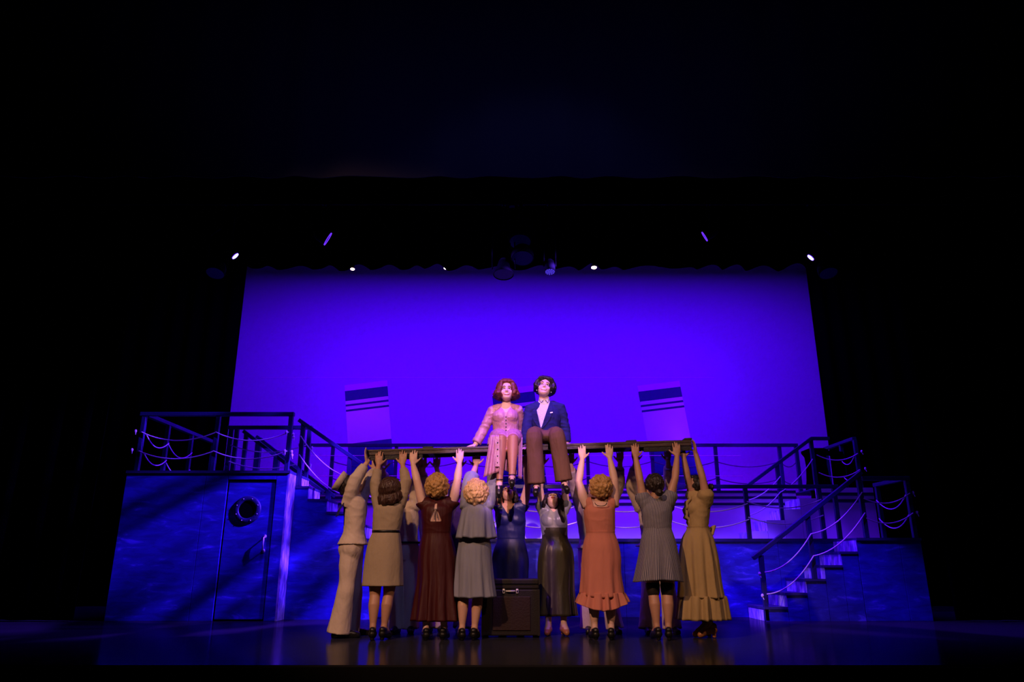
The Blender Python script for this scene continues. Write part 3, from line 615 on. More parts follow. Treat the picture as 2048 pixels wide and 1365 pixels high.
def make_body(p):
    """one continuous skin: torso, head, arms with hands, legs"""
    mb = MB(); f, r = basis(p.th); up = (p.nck - p.pel).normalized()
    k = p.wid; fem = p.fem
    cr = p.pel - V((0, 0, 0.09)) if not p.sit else p.pel - V((0, 0, 0.06))
    sh = lerp(p.chs, p.nck, 0.62)
    p.keys = [(cr, 0.13 * k, 0.09 * k), (p.pel, (0.172 if fem else 0.162) * k, 0.118 * k), (p.wst, (0.128 if fem else 0.14) * k, 0.094 * k), (p.chs, (0.145 if fem else 0.165) * k, 0.108 * k), (sh, (0.13 if fem else 0.15) * k * p.shw, 0.082 * k), (p.nck, 0.062, 0.058)]
    p.r, p.f = r, f
    mb.loft([ering(c, r, f, a, b) for c, a, b in crom(p.keys)])
    if fem:
        for s in (-1, 1): mb.ell(p.chs + r * 0.056 * k * s + f * 0.055 * k - up * 0.015, r * 0.078 * k, f * 0.07 * k, up * 0.072 * k, 14, 10)
    for (s, e, w_) in p.arms:
        s, e, w_ = V(s), V(e), V(w_)
        mb.tube([lerp(s, sh, 0.45), s, lerp(s, e, 0.35), lerp(s, e, 0.7), e, lerp(e, w_, 0.3), lerp(e, w_, 0.7), w_, w_ + (w_ - e).normalized() * 0.02],
                [0.06 * k, 0.056 * k, 0.05 * k, 0.043 * k, 0.039 * k, 0.041 * k, 0.033 * k, 0.026, 0.024], 14)
    for (h, kn, an) in p.legs:
        h, kn, an = V(h), V(kn), V(an); back = -f * 0.012 if not p.sit else V((0, 0.01, 0))
        mb.tube([h, lerp(h, kn, 0.35), lerp(h, kn, 0.75), kn, lerp(kn, an, 0.3) + back, lerp(kn, an, 0.6) + back * 0.5, lerp(kn, an, 0.88), an],
                [0.092 * k, 0.082 * k, 0.064 * k, 0.054 * k, 0.057 * k, 0.045 * k, 0.033, 0.034], 16)
    for an, toe in zip([l[2] for l in p.legs], p.toes):
        toe = V(toe); an = V(an); d = (toe - an)
        mb.tube([an, lerp(an, toe, 0.4) - V((0, 0, 0.005)), lerp(an, toe, 0.75), toe], [0.034, 0.034, 0.032, 0.024], 12)
    for h in p.hands: hand(mb, *h[:4], **(h[4] if len(h) > 4 else {}))
    hf, hu, hr = head_frame(*p.look); p.hf, p.hu, p.hr = hf, hu, hr
    head(mb, p.head, hf, hu, hr, p.nck, p.hs, 0.047 if fem else 0.055)
    o = skinned('body', mb, p.vox, 5, p.skin, p.root); p.body = o
    me = o.data; og = org(p.root)
    p.bvh = BVHTree.FromPolygons([v.co + og for v in me.vertices], [q.vertices[:] for q in me.polygons])
    return o

def onface(p, a, b, lift=0.0):
    """point on the face at (right a, up b) from the head centre"""
    o = p.head + (p.hr * a + p.hu * b) * p.hs + p.hf * 0.3
    h = p.bvh.ray_cast(o, -p.hf, 0.6)
    q = h[0] if h[0] is not None else p.head + (p.hr * a + p.hu * b + p.hf * 0.08) * p.hs
    return q + p.hf * lift
M_eye = mat('eye_white', (0.8, 0.78, 0.76), 0.3); M_iris = mat('eye_dark', (0.03, 0.015, 0.01), 0.2); M_lip = mat('rouge_lips', (0.42, 0.05, 0.06), 0.4)
M_lip_pale = mat('pale_lips', (0.5, 0.18, 0.16), 0.5); M_teeth = mat('teeth', (0.9, 0.87, 0.82), 0.3)
def face(p, smile=True, lip=None, brow=None, squint=0.5, teeth=True):
    lip = lip or M_lip
    for s in (-1, 1):
        c = onface(p, 0.031 * s, 0.008, -0.003)
        e = part('eye', MB().ell(c, p.hr * 0.0145, p.hf * 0.007, p.hu * 0.0085 * (1 - 0.4 * squint), 12, 8), M_eye, p.root, True)
        part('iris', MB().ell(c + p.hf * 0.0045, p.hr * 0.0065, p.hf * 0.004, p.hu * 0.006, 10, 6), M_iris, e, True)
        part('eyelid', MB().tube([onface(p, s * x, y, 0.002) for x, y in ((0.014, 0.009), (0.024, 0.0155), (0.034, 0.0165), (0.046, 0.0105))], [0.0022, 0.0034, 0.0034, 0.0022], 6), M_iris, p.root, True)
        part('eyebrow', MB().tube([onface(p, s * x, y, 0.002) for x, y in ((0.014, 0.031), (0.026, 0.036), (0.038, 0.034), (0.05, 0.026))], [0.003, 0.0042, 0.0036, 0.0018], 6), brow or M_iris, p.root, True)
    w_ = 0.034 if smile else 0.022; dp = 0.006 if smile and teeth else 0.0
    lo = [(-w_, -0.041), (-w_ * 0.6, -0.0555 - dp), (0, -0.06 - dp), (w_ * 0.6, -0.0555 - dp), (w_, -0.041)]
    upv = [(-w_, -0.041), (-w_ * 0.5, -0.0445), (0, -0.0455), (w_ * 0.5, -0.0445), (w_, -0.041)]
    part('lips', MB().tube([onface(p, a, b, 0.002) for a, b in lo], [0.002, 0.0042, 0.005, 0.0042, 0.002], 8).tube([onface(p, a, b, 0.002) for a, b in upv], [0.002, 0.0035, 0.0035, 0.0035, 0.002], 8), lip, p.root, True, label='smiling lips' if smile else None)
    if teeth and smile:
        part('teeth', MB().tube([onface(p, a, b, 0.001) for a, b in ((-w_ * 0.82, -0.0465), (-w_ * 0.4, -0.052), (0, -0.0535), (w_ * 0.4, -0.052), (w_ * 0.82, -0.0465))], [0.003, 0.0068, 0.0078, 0.0068, 0.003], 8), M_teeth, p.root, True, label='row of white teeth')

# ---- hair
def cap_dirs(n, front=0.35, low=-0.35, seed=1):
    """directions spread over the head, leaving the face free"""
    rnd = random.Random(seed); out = []; N = int(n * 1.7)
    for i in range(N):
        z = 1 - 2 * (i + 0.5) / N; a = i * 2.39996
        q = math.sqrt(1 - z * z); d = V((q * math.cos(a), q * math.sin(a), z))        # (right, forward, up)
        if d.y > front and d.z < 0.62 + 0.25 * abs(d.x): continue
        if d.z < low: continue
        out.append(d + V((rnd.uniform(-.06, .06), rnd.uniform(-.06, .06), rnd.uniform(-.06, .06))))
    return out
def hair_curly(p, m, vol=1.0, low=-0.62, n=230, label=None, seed=1):
    mb = MB(); c = p.head + p.hu * 0.015 - p.hf * 0.018; s = p.hs * vol; rnd = random.Random(seed)
    for d in cap_dirs(n, 0.3, low, seed):
        q = c + (p.hr * d.x * 0.1 + p.hf * d.y * 0.11 + p.hu * d.z * 0.11) * s * rnd.uniform(0.96, 1.07)
        mb.sph(q, rnd.uniform(0.012, 0.021) * s, 7, 5)
        q2 = c + (p.hr * d.x * 0.085 + p.hf * d.y * 0.095 + p.hu * d.z * 0.095) * s
        mb.sph(q2, 0.026 * s, 6, 4)
    return skinned('hair', mb, 0.006, 1, m, p.root, label=label)
def hair_locks(p, m, length=0.13, flare=0.02, vol=1.0, n=46, wave=0.012, face_gap=62, label=None, seed=2, fringe=False, end_in=0.0, fdrop=0.0):
    """locks running from the crown down round the head, leaving the face open"""
    rnd = random.Random(seed); mb = MB(); c = p.head + p.hu * 0.02 - p.hf * 0.012; s = p.hs * vol
    for k in range(n):
        a = R(face_gap + (360 - 2 * face_gap) * k / (n - 1)); dx, dy = math.sin(a), math.cos(a)
        pts, rad = [], []
        for j in range(9):
            t = j / 8; el = R(88 - 100 * min(1, t / 0.62))
            q = c + ((p.hr * dx * 0.092 + p.hf * dy * 0.108) * max(0.05, math.cos(el)) + p.hu * 0.104 * math.sin(el)) * s
            if t > 0.62:
                u = (t - 0.62) / 0.38
                q = q - V((0, 0, 1)) * length * u * 0.55 - p.hu * length * u * 0.45 + (p.hr * dx + p.hf * dy) * (flare * math.sin(u * 2.2) - end_in * u * u)
            q += (p.hr * rnd.uniform(-1, 1) + p.hf * rnd.uniform(-1, 1)) * wave * t
            pts.append(q); rad.append((0.02 - 0.006 * max(0, t - 0.7)) * s)
        mb.tube(pts, rad, 7)
    mb.ell(c - p.hf * 0.012, p.hr * 0.085 * s, p.hf * 0.09 * s, p.hu * 0.098 * s, 18, 12)
    if fringe:
        for k in range(9):
            x = -0.06 + 0.015 * k
            mb.tube([c + (p.hr * x * 0.5 + p.hf * 0.045 + p.hu * 0.095) * s, c + (p.hr * x + p.hf * 0.082 + p.hu * 0.066) * s, c + (p.hr * x * 1.3 + p.hf * (0.082 - 0.4 * abs(x)) + p.hu * (0.062 - fdrop - 0.6 * abs(x))) * s], [0.018, 0.015, 0.008], 7)
    return skinned('hair', mb, 0.0065, 2, m, p.root, label=label)
def hair_bun(p, m, at_=(0, -0.125, -0.01), rb=0.048, label=None):
    mb = MB(); c = p.head + p.hu * 0.02 - p.hf * 0.012; s = p.hs
    for d in cap_dirs(150, 0.36, -0.55, 4): mb.sph(c + (p.hr * d.x * 0.08 + p.hf * d.y * 0.1 + p.hu * d.z * 0.094) * s, 0.024 * s, 7, 5)
    q = c + (p.hr * at_[0] + p.hf * at_[1] + p.hu * at_[2]) * s
    h = skinned('hair', mb, 0.007, 4, m, p.root, label=label)
    b = MB()
    for k in range(9):
        a = k * 0.698; b.tube([q + (p.hr * math.cos(a) + p.hu * math.sin(a)) * rb * 0.55 - p.hf * 0.01, q + (p.hr * math.cos(a + 1.1) + p.hu * math.sin(a + 1.1)) * rb * 0.6 - p.hf * 0.03, q - p.hf * 0.045], [0.02, 0.02, 0.012], 7)
    skinned('hair_bun', b, 0.006, 2, m, h)
    return h

# ---- clothes
def upper(p, m, infl=0.014, lo=2, hi=5, sleeve=None, name='bodice', cut=None, hem=None, label=None, bust=True, slw=0.0, cuff=0.0, vox=0.0095, sep=False, wr=(0.004, 7, 13)):
    """garment round the torso (keys lo..hi) fused with sleeves reaching a share of the arm"""
    mb = MB(); k = p.wid
    keys = [(c, a + infl, b + infl) for c, a, b in p.keys[lo:hi + 1]]
    if hem is not None: keys = [(V(hem[0]), hem[1], hem[2])] + keys
    mb.loft([ering(c, p.r, p.f, a, b) for c, a, b in crom(keys)])
    up = (p.nck - p.pel).normalized()
    if p.fem and bust:
        for s in (-1, 1): mb.ell(p.chs + p.r * 0.054 * k * s + p.f * 0.056 * k - up * 0.02, p.r * (0.08 * k + infl), p.f * (0.07 * k + infl * 0.8), up * (0.076 * k + infl), 14, 10)
    sh = lerp(p.chs, p.nck, 0.62)
    if sleeve is not None:
        for (s, e, w_) in p.arms:
            s, e, w_ = V(s), V(e), V(w_); L1, L2 = (e - s).length, (w_ - e).length; T = sleeve * (L1 + L2)
            pts, rad = [lerp(s, sh, 0.5), s], [0.064 * k + infl, 0.06 * k + infl + slw * 0.5]
            for q in (0.15, 0.3, 0.45, 0.6, 0.75, 0.88, 1.0):
                l = q * T; pt = lerp(s, e, l / L1) if l < L1 else lerp(e, w_, (l - L1) / L2)
                arm = lerp(0.054, 0.03, l / (L1 + L2)) * k; pts.append(pt); rad.append(arm + infl * 0.9 + slw * math.sin(math.pi * min(1, q * 1.02)) + (cuff * q * q))
            d = (pts[-1] - pts[-2]).normalized()
            # flat-ended sleeve
            t2 = MB(); t2.tube(pts, rad, 16); n = 16
            tgt = mb; mb = MB() if sep else mb
            base = len(mb.v); mb.v += t2.v[:-3 * n]; nr = len(t2.v) // n - 3
            mb.f += [tuple(base + i for i in fc) for fc in t2.f if max(fc) < nr * n]; mb.f.append(tuple(base + (nr - 1) * n + j for j in range(n)))
            if sep: skinned('sleeve', mb, vox, 4, m, p.root, wrinkle=(wr[0] * 1.5, wr[1], wr[2] * 1.6) if wr else None)
            mb = tgt
    return skinned(name, mb, vox, 4, m, p.root, cut=cut, label=label, wrinkle=wr)

def skirt(p, rows, m, name='skirt', folds=9, seed=1, phase=0.0, n=120, under=0.25, label=None, wave=0.0, hem_noise=0.0, th=None, uvs=False, parent=None):
    """rows from waist to hem: (centre, half width, half depth, fold depth)"""
    f, r = basis(p.th if th is None else th); rnd = random.Random(seed)
    rows = [tuple(q) for q in rows]
    if name == 'skirt' and not p.sit:              # waistband overlapping the bodice
        c, a, b, d = rows[0]; a = max(a, 0.128 * p.wid + 0.018); b = max(b, 0.094 * p.wid + 0.019)
        rows[0] = (c, a, b, d); rows = [(V(c) + V((0, 0, 0.03)), a + 0.002, b + 0.002, 0.0)] + rows
    ph = [rnd.uniform(0, 6.28) for _ in range(4)]
    R_ = crom([(V(c), a, b, d) for c, a, b, d in rows], 6); rings = []
    for i, (c, a, b, d) in enumerate(R_):
        ring = []; hemf = i / (len(R_) - 1)
        for j in range(n):
            t = 2 * math.pi * j / n
            w_ = math.sin(folds * t + ph[0] + 1.3 * math.sin(2 * t + ph[1])) * 0.6 + math.sin((folds * 1.7 // 1) * t + ph[2]) * 0.3 + 0.25 * math.sin(3 * t + ph[3])
            q = 1 + d * w_ / max(a, 0.05)
            pt = c + r * a * q * math.cos(t) + f * b * q * math.sin(t)
            pt.z += wave * hemf * math.cos(2 * t + phase) + hem_noise * hemf * w_
            ring.append(pt)
        rings.append(ring)
    inner = []
    for i in range(len(R_) - 1, max(len(R_) - 1 - int(len(R_) * under) - 2, 0), -1):
        c = V(R_[i][0]); inner.append([c + (q - c) * 0.975 + V((0, 0, 0.002)) for q in rings[i]])
    mb = MB(); mb.loft(rings + inner)
    me = mb.mesh(name, org(parent or p.root), True)
    bm = bmesh.new(); bm.from_mesh(me); bmesh.ops.recalc_face_normals(bm, faces=bm.faces); bm.to_mesh(me); bm.free()
    if uvs:
        uv = me.uv_layers.new(name='wrap')
        for l in me.loops:
            vi = l.vertex_index; uv.data[l.index].uv = ((vi % n) / n, (vi // n) / len(rings))
        for pl in me.polygons:
            us = [uv.data[i].uv.x for i in pl.loop_indices]
            if max(us) - min(us) > 0.5:
                for i in pl.loop_indices:
                    if uv.data[i].uv.x < 0.5: uv.data[i].uv.x += 1
    o = link(name, me, m, parent or p.root)
    if label: o['label'] = label
    return o

def trousers(p, m, flare=0.0, width=0.0, hem=None, infl=0.018, label=None, name='trousers'):
    mb = MB(); k = p.wid; f, r = p.f, p.r
    keys = [(c, a + infl, b + infl) for c, a, b in p.keys[:3]]
    mb.loft([ering(c, r, f, a, b) for c, a, b in crom(keys)])
    if p.sit: mb.ell(lerp(p.pel, lerp(V(p.legs[0][1]), V(p.legs[1][1]), 0.5), 0.3) - V((0, 0, 0.01)), (0.14, 0, 0), (0, 0.15, 0), (0, 0, 0.075))
    for (h, kn, an) in p.legs:
        h, kn, an = V(h), V(kn), V(an)
        end = an + V((0, 0, -0.025 if not p.sit else 0.02))
        prof = [(h + V((0, 0, 0.03)), 0.1), (lerp(h, kn, 0.35), 0.096), (lerp(h, kn, 0.75), 0.082), (kn, 0.075 + width), (lerp(kn, end, 0.35), 0.073 + width + flare * 0.25), (lerp(kn, end, 0.7), 0.07 + width + flare * 0.65), (end, 0.07 + width + flare)]
        rows = crom([(c, a * k, a * k * 1.08) for c, a in prof], 4); rg = []
        for i, (c, a, b) in enumerate(rows):
            t = (V(rows[min(i + 1, len(rows) - 1)][0]) - V(rows[max(i - 1, 0)][0])).normalized()
            u = r - t * r.dot(t); u.normalize(); rg.append(ering(V(c), u, t.cross(u), a, b, 18))
        mb.loft(rg)
    return skinned(name, mb, 0.0105, 4, m, p.root, label=label, wrinkle=(0.005, 11, 3.5))

def shoes(p, m, heel=0.0, strap=False, label=None):
    for (h, kn, an), toe in zip(p.legs, p.toes):
        an, toe = V(an), V(toe); d = V((toe.x - an.x, toe.y - an.y, 0))
        d = d.normalized() if d.length > 0.03 else p.f
        full = (toe - an); mb = MB(); dn = V((0, 0, -1))
        s = d.cross(V((0, 0, 1)))
        if p.sit:
            sole = V((0, 0.3, -1)).normalized()
            mb.tube([an + V((0, 0.035, -0.03)), lerp(an, toe, 0.45) + sole * 0.012, toe], [0.04, 0.042, 0.032], 12)
            mb.tube([an + V((0, 0.05, -0.05)) + sole * 0.02, toe + sole * 0.025], [0.026, 0.026], 10)
            if heel: mb.tube([an + V((0, 0.05, -0.05)), an + V((0, 0.06, -0.11))], [0.022, 0.014], 8)
        else:
            he = an - d * 0.035; zt = 0.03
            hz = max(zt, an.z - 0.06)
            mb.tube([V((he.x, he.y, hz)), V((an.x, an.y, hz + 0.0)), lerp(V((an.x, an.y, hz)), V((toe.x, toe.y, zt)), 0.55) + V((0, 0, 0.012)), V((toe.x, toe.y, zt))], [0.038, 0.043, 0.042, 0.03], 14)
            mb.tube([V((he.x, he.y, hz + 0.035)), V((an.x, an.y, hz + 0.035))], [0.034, 0.036], 12)
            if heel: mb.lathe([(0.022, 0.0), (0.02, 0.5 * hz), (0.034, hz)], (he.x, he.y, 0.002), (0, 0, 1), 12)
            else: mb.tube([V((he.x, he.y, 0.02)), V((toe.x, toe.y, 0.02))], [0.036, 0.032], 12)
        warp = None
        if not p.sit:
            def warp(co):
                co = co.copy(); co[:, 2] = np.maximum(co[:, 2], 0.002); return co
        o = skinned('shoe', mb, 0.007, 2, m, p.root, warp=warp, label=label)
        if strap:
            q = lerp(an, toe, 0.12) + V((0, 0, 0.03)); part('ankle_strap', MB().tube([q + V((0.038 * math.cos(a * 0.628), 0.038 * math.sin(a * 0.628), 0)) for a in range(11)], [0.005] * 11, 6), m, o, True)

def belt(p, c, rx, ry, h, m, name='belt', label=None):
    rg = []
    for z, q in ((-h / 2, 0.0), (-h / 2, 0.008), (h / 2, 0.008), (h / 2, 0.0)): rg.append(ering(V(c) + V((0, 0, z)), p.r, p.f, rx + q, ry + q, 40))
    return part(name, MB().loft(rg), m, p.root, True, label)

def sailor_hat(p, m, off=(0, -0.03, 0.085), tilt=0, r0=0.1):
    q = Quaternion(p.hr, R(tilt)); ax = q @ p.hu; c = p.head + p.hr * off[0] + p.hf * off[1] + p.hu * off[2]
    part('sailor_hat', MB().lathe([(0.001, 0.035), (0.05, 0.033), (r0 * 0.82, 0.02), (r0 * 0.92, -0.02), (r0 * 0.93, -0.03), (r0 * 1.05, -0.028), (r0 * 1.16, 0.035), (r0 * 1.13, 0.038), (r0 * 0.98, 0.0)], c, ax, 32), m, p.root, True)
def sailor_collar(p, m, back=True):
    f, r = p.f, p.r; up = (p.nck - p.chs).normalized()
    mb = MB(); rg = []
    b = -f
    for t, o_, w_ in ((0, 0.045, 0.07), (0.35, 0.11, 0.125), (0.7, 0.145, 0.14), (1.0, 0.16, 0.15)):
        c = p.nck + b * o_ - V((0, 0, 1)) * (0.03 + 0.2 * t)
        rg.append([c - r * w_, c + r * w_, c + r * w_ + b * 0.008, c - r * w_ + b * 0.008])
    mb.loft(rg); part('sailor_collar', mb, m, p.root, False, 'square back collar', 0.003)

SK = mat('skin_light', (0.62, 0.36, 0.26), 0.5, bump=0.05, vary=0.06); SKT = mat('skin_tan', (0.46, 0.24, 0.15), 0.5, bump=0.05, vary=0.06); SKP = mat('skin_pale', (0.7, 0.44, 0.36), 0.48, bump=0.05, vary=0.05)
def hairmat(name, col, rough=0.45): return mat(name, col, rough, 0, 0.6, 55, (1, 1, 0.25), 0.4, 20)
H_blonde = hairmat('hair_blonde', (0.62, 0.4, 0.16), 0.4); H_dark = hairmat('hair_dark', (0.016, 0.009, 0.007)); H_brown = hairmat('hair_brown', (0.045, 0.016, 0.01)); H_aub = hairmat('hair_auburn', (0.14, 0.02, 0.016))
H_gold = hairmat('hair_golden', (0.5, 0.27, 0.09), 0.42)

def mk(name, label, base, th, pel, wst, chs, nck, hd, look, arms, legs, toes, skin=SK, fem=True, wid=1.0, hs=1.0, vox=0.0066, sit=False, shw=1.0):
    p = Person(); p.th = th; p.fem = fem; p.wid = wid; p.hs = hs; p.vox = vox; p.sit = sit; p.skin = skin; p.shw = shw
    p.root = thing(name, label, 'person', base)
    p.pel, p.wst, p.chs, p.nck, p.head = V(pel), V(wst), V(chs), V(nck), V(hd); p.look = look
    f, r = basis(th); p.arms = []; p.hands = []
    for i, (s, e, kind) in enumerate(arms):
        s, e = V(s), V(e); side = 1 if s.x < p.chs.x else -1            # thumb towards the body's middle
        if kind[0] == 'front':
            x = kind[1]; w_ = V((x, 7.918, ztop(x) - 0.182)); hnd = (w_, (0, 0.06, 1), (0, 1, 0), (side, 0, 0), dict(curl=(4, 22)))
        elif kind[0] == 'back':
            x = kind[1]; w_ = V((x, 8.342, ztop(x) - 0.175)); hnd = (w_, (0, -0.06, 1), (0, -1, 0), (side, 0, 0), dict(curl=(4, 24)))
        elif kind[0] == 'under':
            x, y = kind[1], kind[2]; w_ = V((x, y, ztop(x) - 0.182)); hnd = (w_ + V((0, 0, 0.0)), (0, 0.75, 0.66), (0, -0.66, 0.75), (side, 0, 0), dict(curl=(6, 14)))
        elif kind[0] == 'end':
            w_ = V(kind[1]); hnd = (w_, kind[2], kind[3], kind[4], kind[5] if len(kind) > 5 else {})
        p.arms.append((s, e, w_)); p.hands.append(hnd)
    p.legs = [tuple(V(q) for q in l) for l in legs]; p.toes = [V(t) for t in toes]
    make_body(p); return p

def stand_legs(pel, a1, a2, th, k1=None, k2=None, ht=0.07, toe=0.17, heel=0.0, spread=0.09, kz=0.48):
    """hips under the pelvis, straight-ish knees, ankles at floor points"""
    f, r = basis(th); pel = V(pel); legs, toes = [], []
    for i, a in enumerate((a1, a2)):
        a = V((a[0], a[1], ht + heel)); s = -1 if (V((a[0], a[1], 0)) - V((pel.x, pel.y, 0))).dot(r) < 0 else 1
        h = pel + r * spread * s * 0.95 - V((0, 0, 0.05)); kk = lerp(h, a, 0.54) + f * 0.02
        legs.append((h, kk, a)); toes.append(V((a.x, a.y, 0.03)) + f * toe + r * s * 0.025)
    return legs, toes
def mid(a, b, t=0.5): return lerp(V(a), V(b), t)
W_SAILOR = cloth('sailor_duck_cotton', (0.62, 0.5, 0.42), 0.8, 0.55, 8, (1, 1, 0.6)); W_SAILOR2 = cloth('sailor_grey_cotton', (0.42, 0.33, 0.3), 0.8, 0.5, 8)
M_shoe = mat('black_shoe_leather', (0.008, 0.007, 0.007), 0.35); M_tan = mat('tan_dance_shoe', (0.42, 0.16, 0.06), 0.35, vary=0.1)
M_navycol = cloth('navy_collar', (0.02, 0.02, 0.09), 0.8)
M_stock = mat('black_stocking', (0.012, 0.008, 0.008), 0.6)
C_khaki = mat('khaki_dotted_cotton', (0.36, 0.28, 0.19), 0.85, 0, 0.45, 10, (1, 1, 0.5), 0.12, 160, spec=0.2)
C_burg = cloth('burgundy_crepe', (0.05, 0.004, 0.005), 0.55, 0.4, 7, (2, 2, 0.3), spec=0.3)
C_blue = cloth('dusty_blue_crepe', (0.24, 0.25, 0.32), 0.7, 0.4, 8, (2, 2, 0.3))
C_navy = cloth('navy_satin', (0.012, 0.014, 0.11), 0.45, 0.35, 7, spec=0.5)
C_olive = cloth('olive_satin', (0.05, 0.044, 0.024), 0.38, 0.4, 7, (1.5, 1.5, 0.4), spec=0.6)
C_silver = cloth('silver_green_satin', (0.27, 0.28, 0.27), 0.35, 0.4, 9, spec=0.6)
C_salmon = cloth('salmon_crepe', (0.56, 0.2, 0.14), 0.75, 0.4, 7, (1.5, 1.5, 0.4))
C_must = cloth('mustard_cotton', (0.38, 0.27, 0.12), 0.85, 0.45, 10)
C_mauve = cloth('mauve_satin', (0.44, 0.2, 0.27), 0.42, 0.5, 10, (1.2, 1.2, 0.7), spec=0.5)
C_blazer = cloth('navy_blazer_wool', (0.013, 0.012, 0.1), 0.85, 0.3, 14)
C_brown = cloth('brown_wool', (0.12, 0.06, 0.034), 0.85, 0.35, 10, (1.5, 1.5, 0.4))
C_plum = cloth('dark_plum_wool', (0.05, 0.03, 0.06), 0.85)
M_black_belt = mat('black_belt', (0.006, 0.006, 0.006), 0.4)
def striped():
    m = bpy.data.materials.new('grey_pinstripe'); m.use_nodes = True; nt = m.node_tree; b = nt.nodes['Principled BSDF']; b.inputs['Roughness'].default_value = 0.85
    return m, nt, b
def stripe_skirt():
    m, nt, b = striped(); uv = nt.nodes.new('ShaderNodeUVMap'); uv.uv_map = 'wrap'; sx = nt.nodes.new('ShaderNodeSeparateXYZ')
    nt.links.new(uv.outputs[0], sx.inputs[0]); return stripes(m, nt, b, sx.outputs['X'], 88)
def stripe_top():
    m, nt, b = striped(); tc = nt.nodes.new('ShaderNodeTexCoord'); sx = nt.nodes.new('ShaderNodeSeparateXYZ')
    nt.links.new(tc.outputs['Object'], sx.inputs[0]); return stripes(m, nt, b, sx.outputs['X'], 84)
def stripes(m, nt, b, out, f):
    mu = nt.nodes.new('ShaderNodeMath'); mu.operation = 'MULTIPLY'; mu.inputs[1].default_value = f
    fr = nt.nodes.new('ShaderNodeMath'); fr.operation = 'FRACT'; gt = nt.nodes.new('ShaderNodeMath'); gt.operation = 'GREATER_THAN'; gt.inputs[1].default_value = 0.66
    mx = nt.nodes.new('ShaderNodeMix'); mx.data_type = 'RGBA'; mx.inputs['A'].default_value = (0.055, 0.055, 0.09, 1); mx.inputs['B'].default_value = (0.42, 0.39, 0.42, 1)
    nt.links.new(out, mu.inputs[0]); nt.links.new(mu.outputs[0], fr.inputs[0]); nt.links.new(fr.outputs[0], gt.inputs[0]); nt.links.new(gt.outputs[0], mx.inputs['Factor'])
    nt.links.new(mx.outputs['Result'], b.inputs['Base Color']); return m

# ---- 1 sailor at the left end of the plank
pel = V((-1.704, 7.980, 0.879))
legs = [(mid((-1.701, 7.930, 0.842), (-1.701, 7.930, 0.842)), V((-1.715, 7.920, 0.460)), V((-1.772, 7.950, 0.073))), (V((-1.697, 8.060, 0.844)), V((-1.670, 8.100, 0.454)), V((-1.724, 8.220, 0.085)))]
legs = [(h, k, V((a.x, a.y, 0.075))) for h, k, a in legs]
p = mk('person', 'sailor in pale whites and round hat, leaning back at the left end of the plank', (legs[0][2].x, 7.98, 0), 72,
       pel, (-1.684, 7.980, 1.063), (-1.684, 7.980, 1.313), (-1.708, 7.980, 1.440), (-1.747, 7.980, 1.531), (78, 34),
       [((-1.736, 7.880, 1.363), (-1.678, 7.820, 1.572), ('end', (-1.572, 7.900, 1.774), (-0.22, 0, 1), (1, 0, 0.1), (0, 1, 0), dict(curl=(4, 10)))), ((-1.655, 8.100, 1.408), (-1.589, 8.100, 1.603), ('back', (-1.563, 8.300, 1.861)[0]))],
       legs, [legs[0][2] + V((0.19, 0.04, -0.045)), legs[1][2] + V((0.19, 0.05, -0.045))], SK, False, 0.95)
hair_locks(p, H_dark, 0.02, 0.0, 1.0, 40, 0.008, 58, label='short dark hair')
face(p, False)
upper(p, W_SAILOR, 0.022, 2, 5, 0.9, 'sailor_shirt', hem=((-1.691, 7.980, 0.919), 0.185, 0.165), slw=0.012, label='pale sailor shirt with loose sleeves')
trousers(p, W_SAILOR, 0.035, 0.012, label='pale bell bottom trousers')
sailor_collar(p, M_navycol); sailor_hat(p, W_SAILOR, (0, -0.07, 0.1), 25, 0.1); shoes(p, M_shoe)

# ---- 2 khaki dress
pel = V((-1.320, 7.830, 0.806)); legs, toes = stand_legs(pel, ((-1.383, 7.800, 0.085)[0], 7.72), ((-1.278, 7.800, 0.085)[0], 7.76), 4, heel=0.05, toe=0.13)
p = mk('person', 'woman with dark bob in a khaki belted shirt dress, her back turned', (pel.x, 7.8, 0), 4,
       pel, (-1.317, 7.830, 1.041), (-1.302, 7.830, 1.261), (-1.293, 7.840, 1.375), (-1.284, 7.820, 1.472), (20, 26),
       [((-1.413, 7.840, 1.334), (-1.457, 7.840, 1.553), ('front', (-1.449, 7.900, 1.806)[0])), ((-1.181, 7.840, 1.354), (-1.132, 7.840, 1.574), ('front', (-1.189, 7.900, 1.806)[0]))],
       legs, toes, SKT, True, 1.0)
hair_locks(p, H_brown, 0.085, 0.025, 1.08, 46, 0.012, 55, label='dark brown shoulder skimming bob')
upper(p, C_khaki, 0.016, 2, 5, 0.86, slw=0.006, label='long sleeved bodice')
skirt(p, [((-1.317, 7.830, 1.036), 0.135, 0.105, 0.0), ((-1.327, 7.830, 0.940), 0.172, 0.135, 0.004), ((-1.330, 7.830, 0.791), 0.195, 0.15, 0.006), ((-1.333, 7.830, 0.643), 0.205, 0.155, 0.01), ((-1.329, 7.820, 0.507), 0.21, 0.16, 0.014)], C_khaki, folds=5)
belt(p, (-1.317, 7.830, 1.046), 0.14, 0.11, 0.024, M_black_belt, label='narrow black belt'); shoes(p, M_shoe, 0.05)

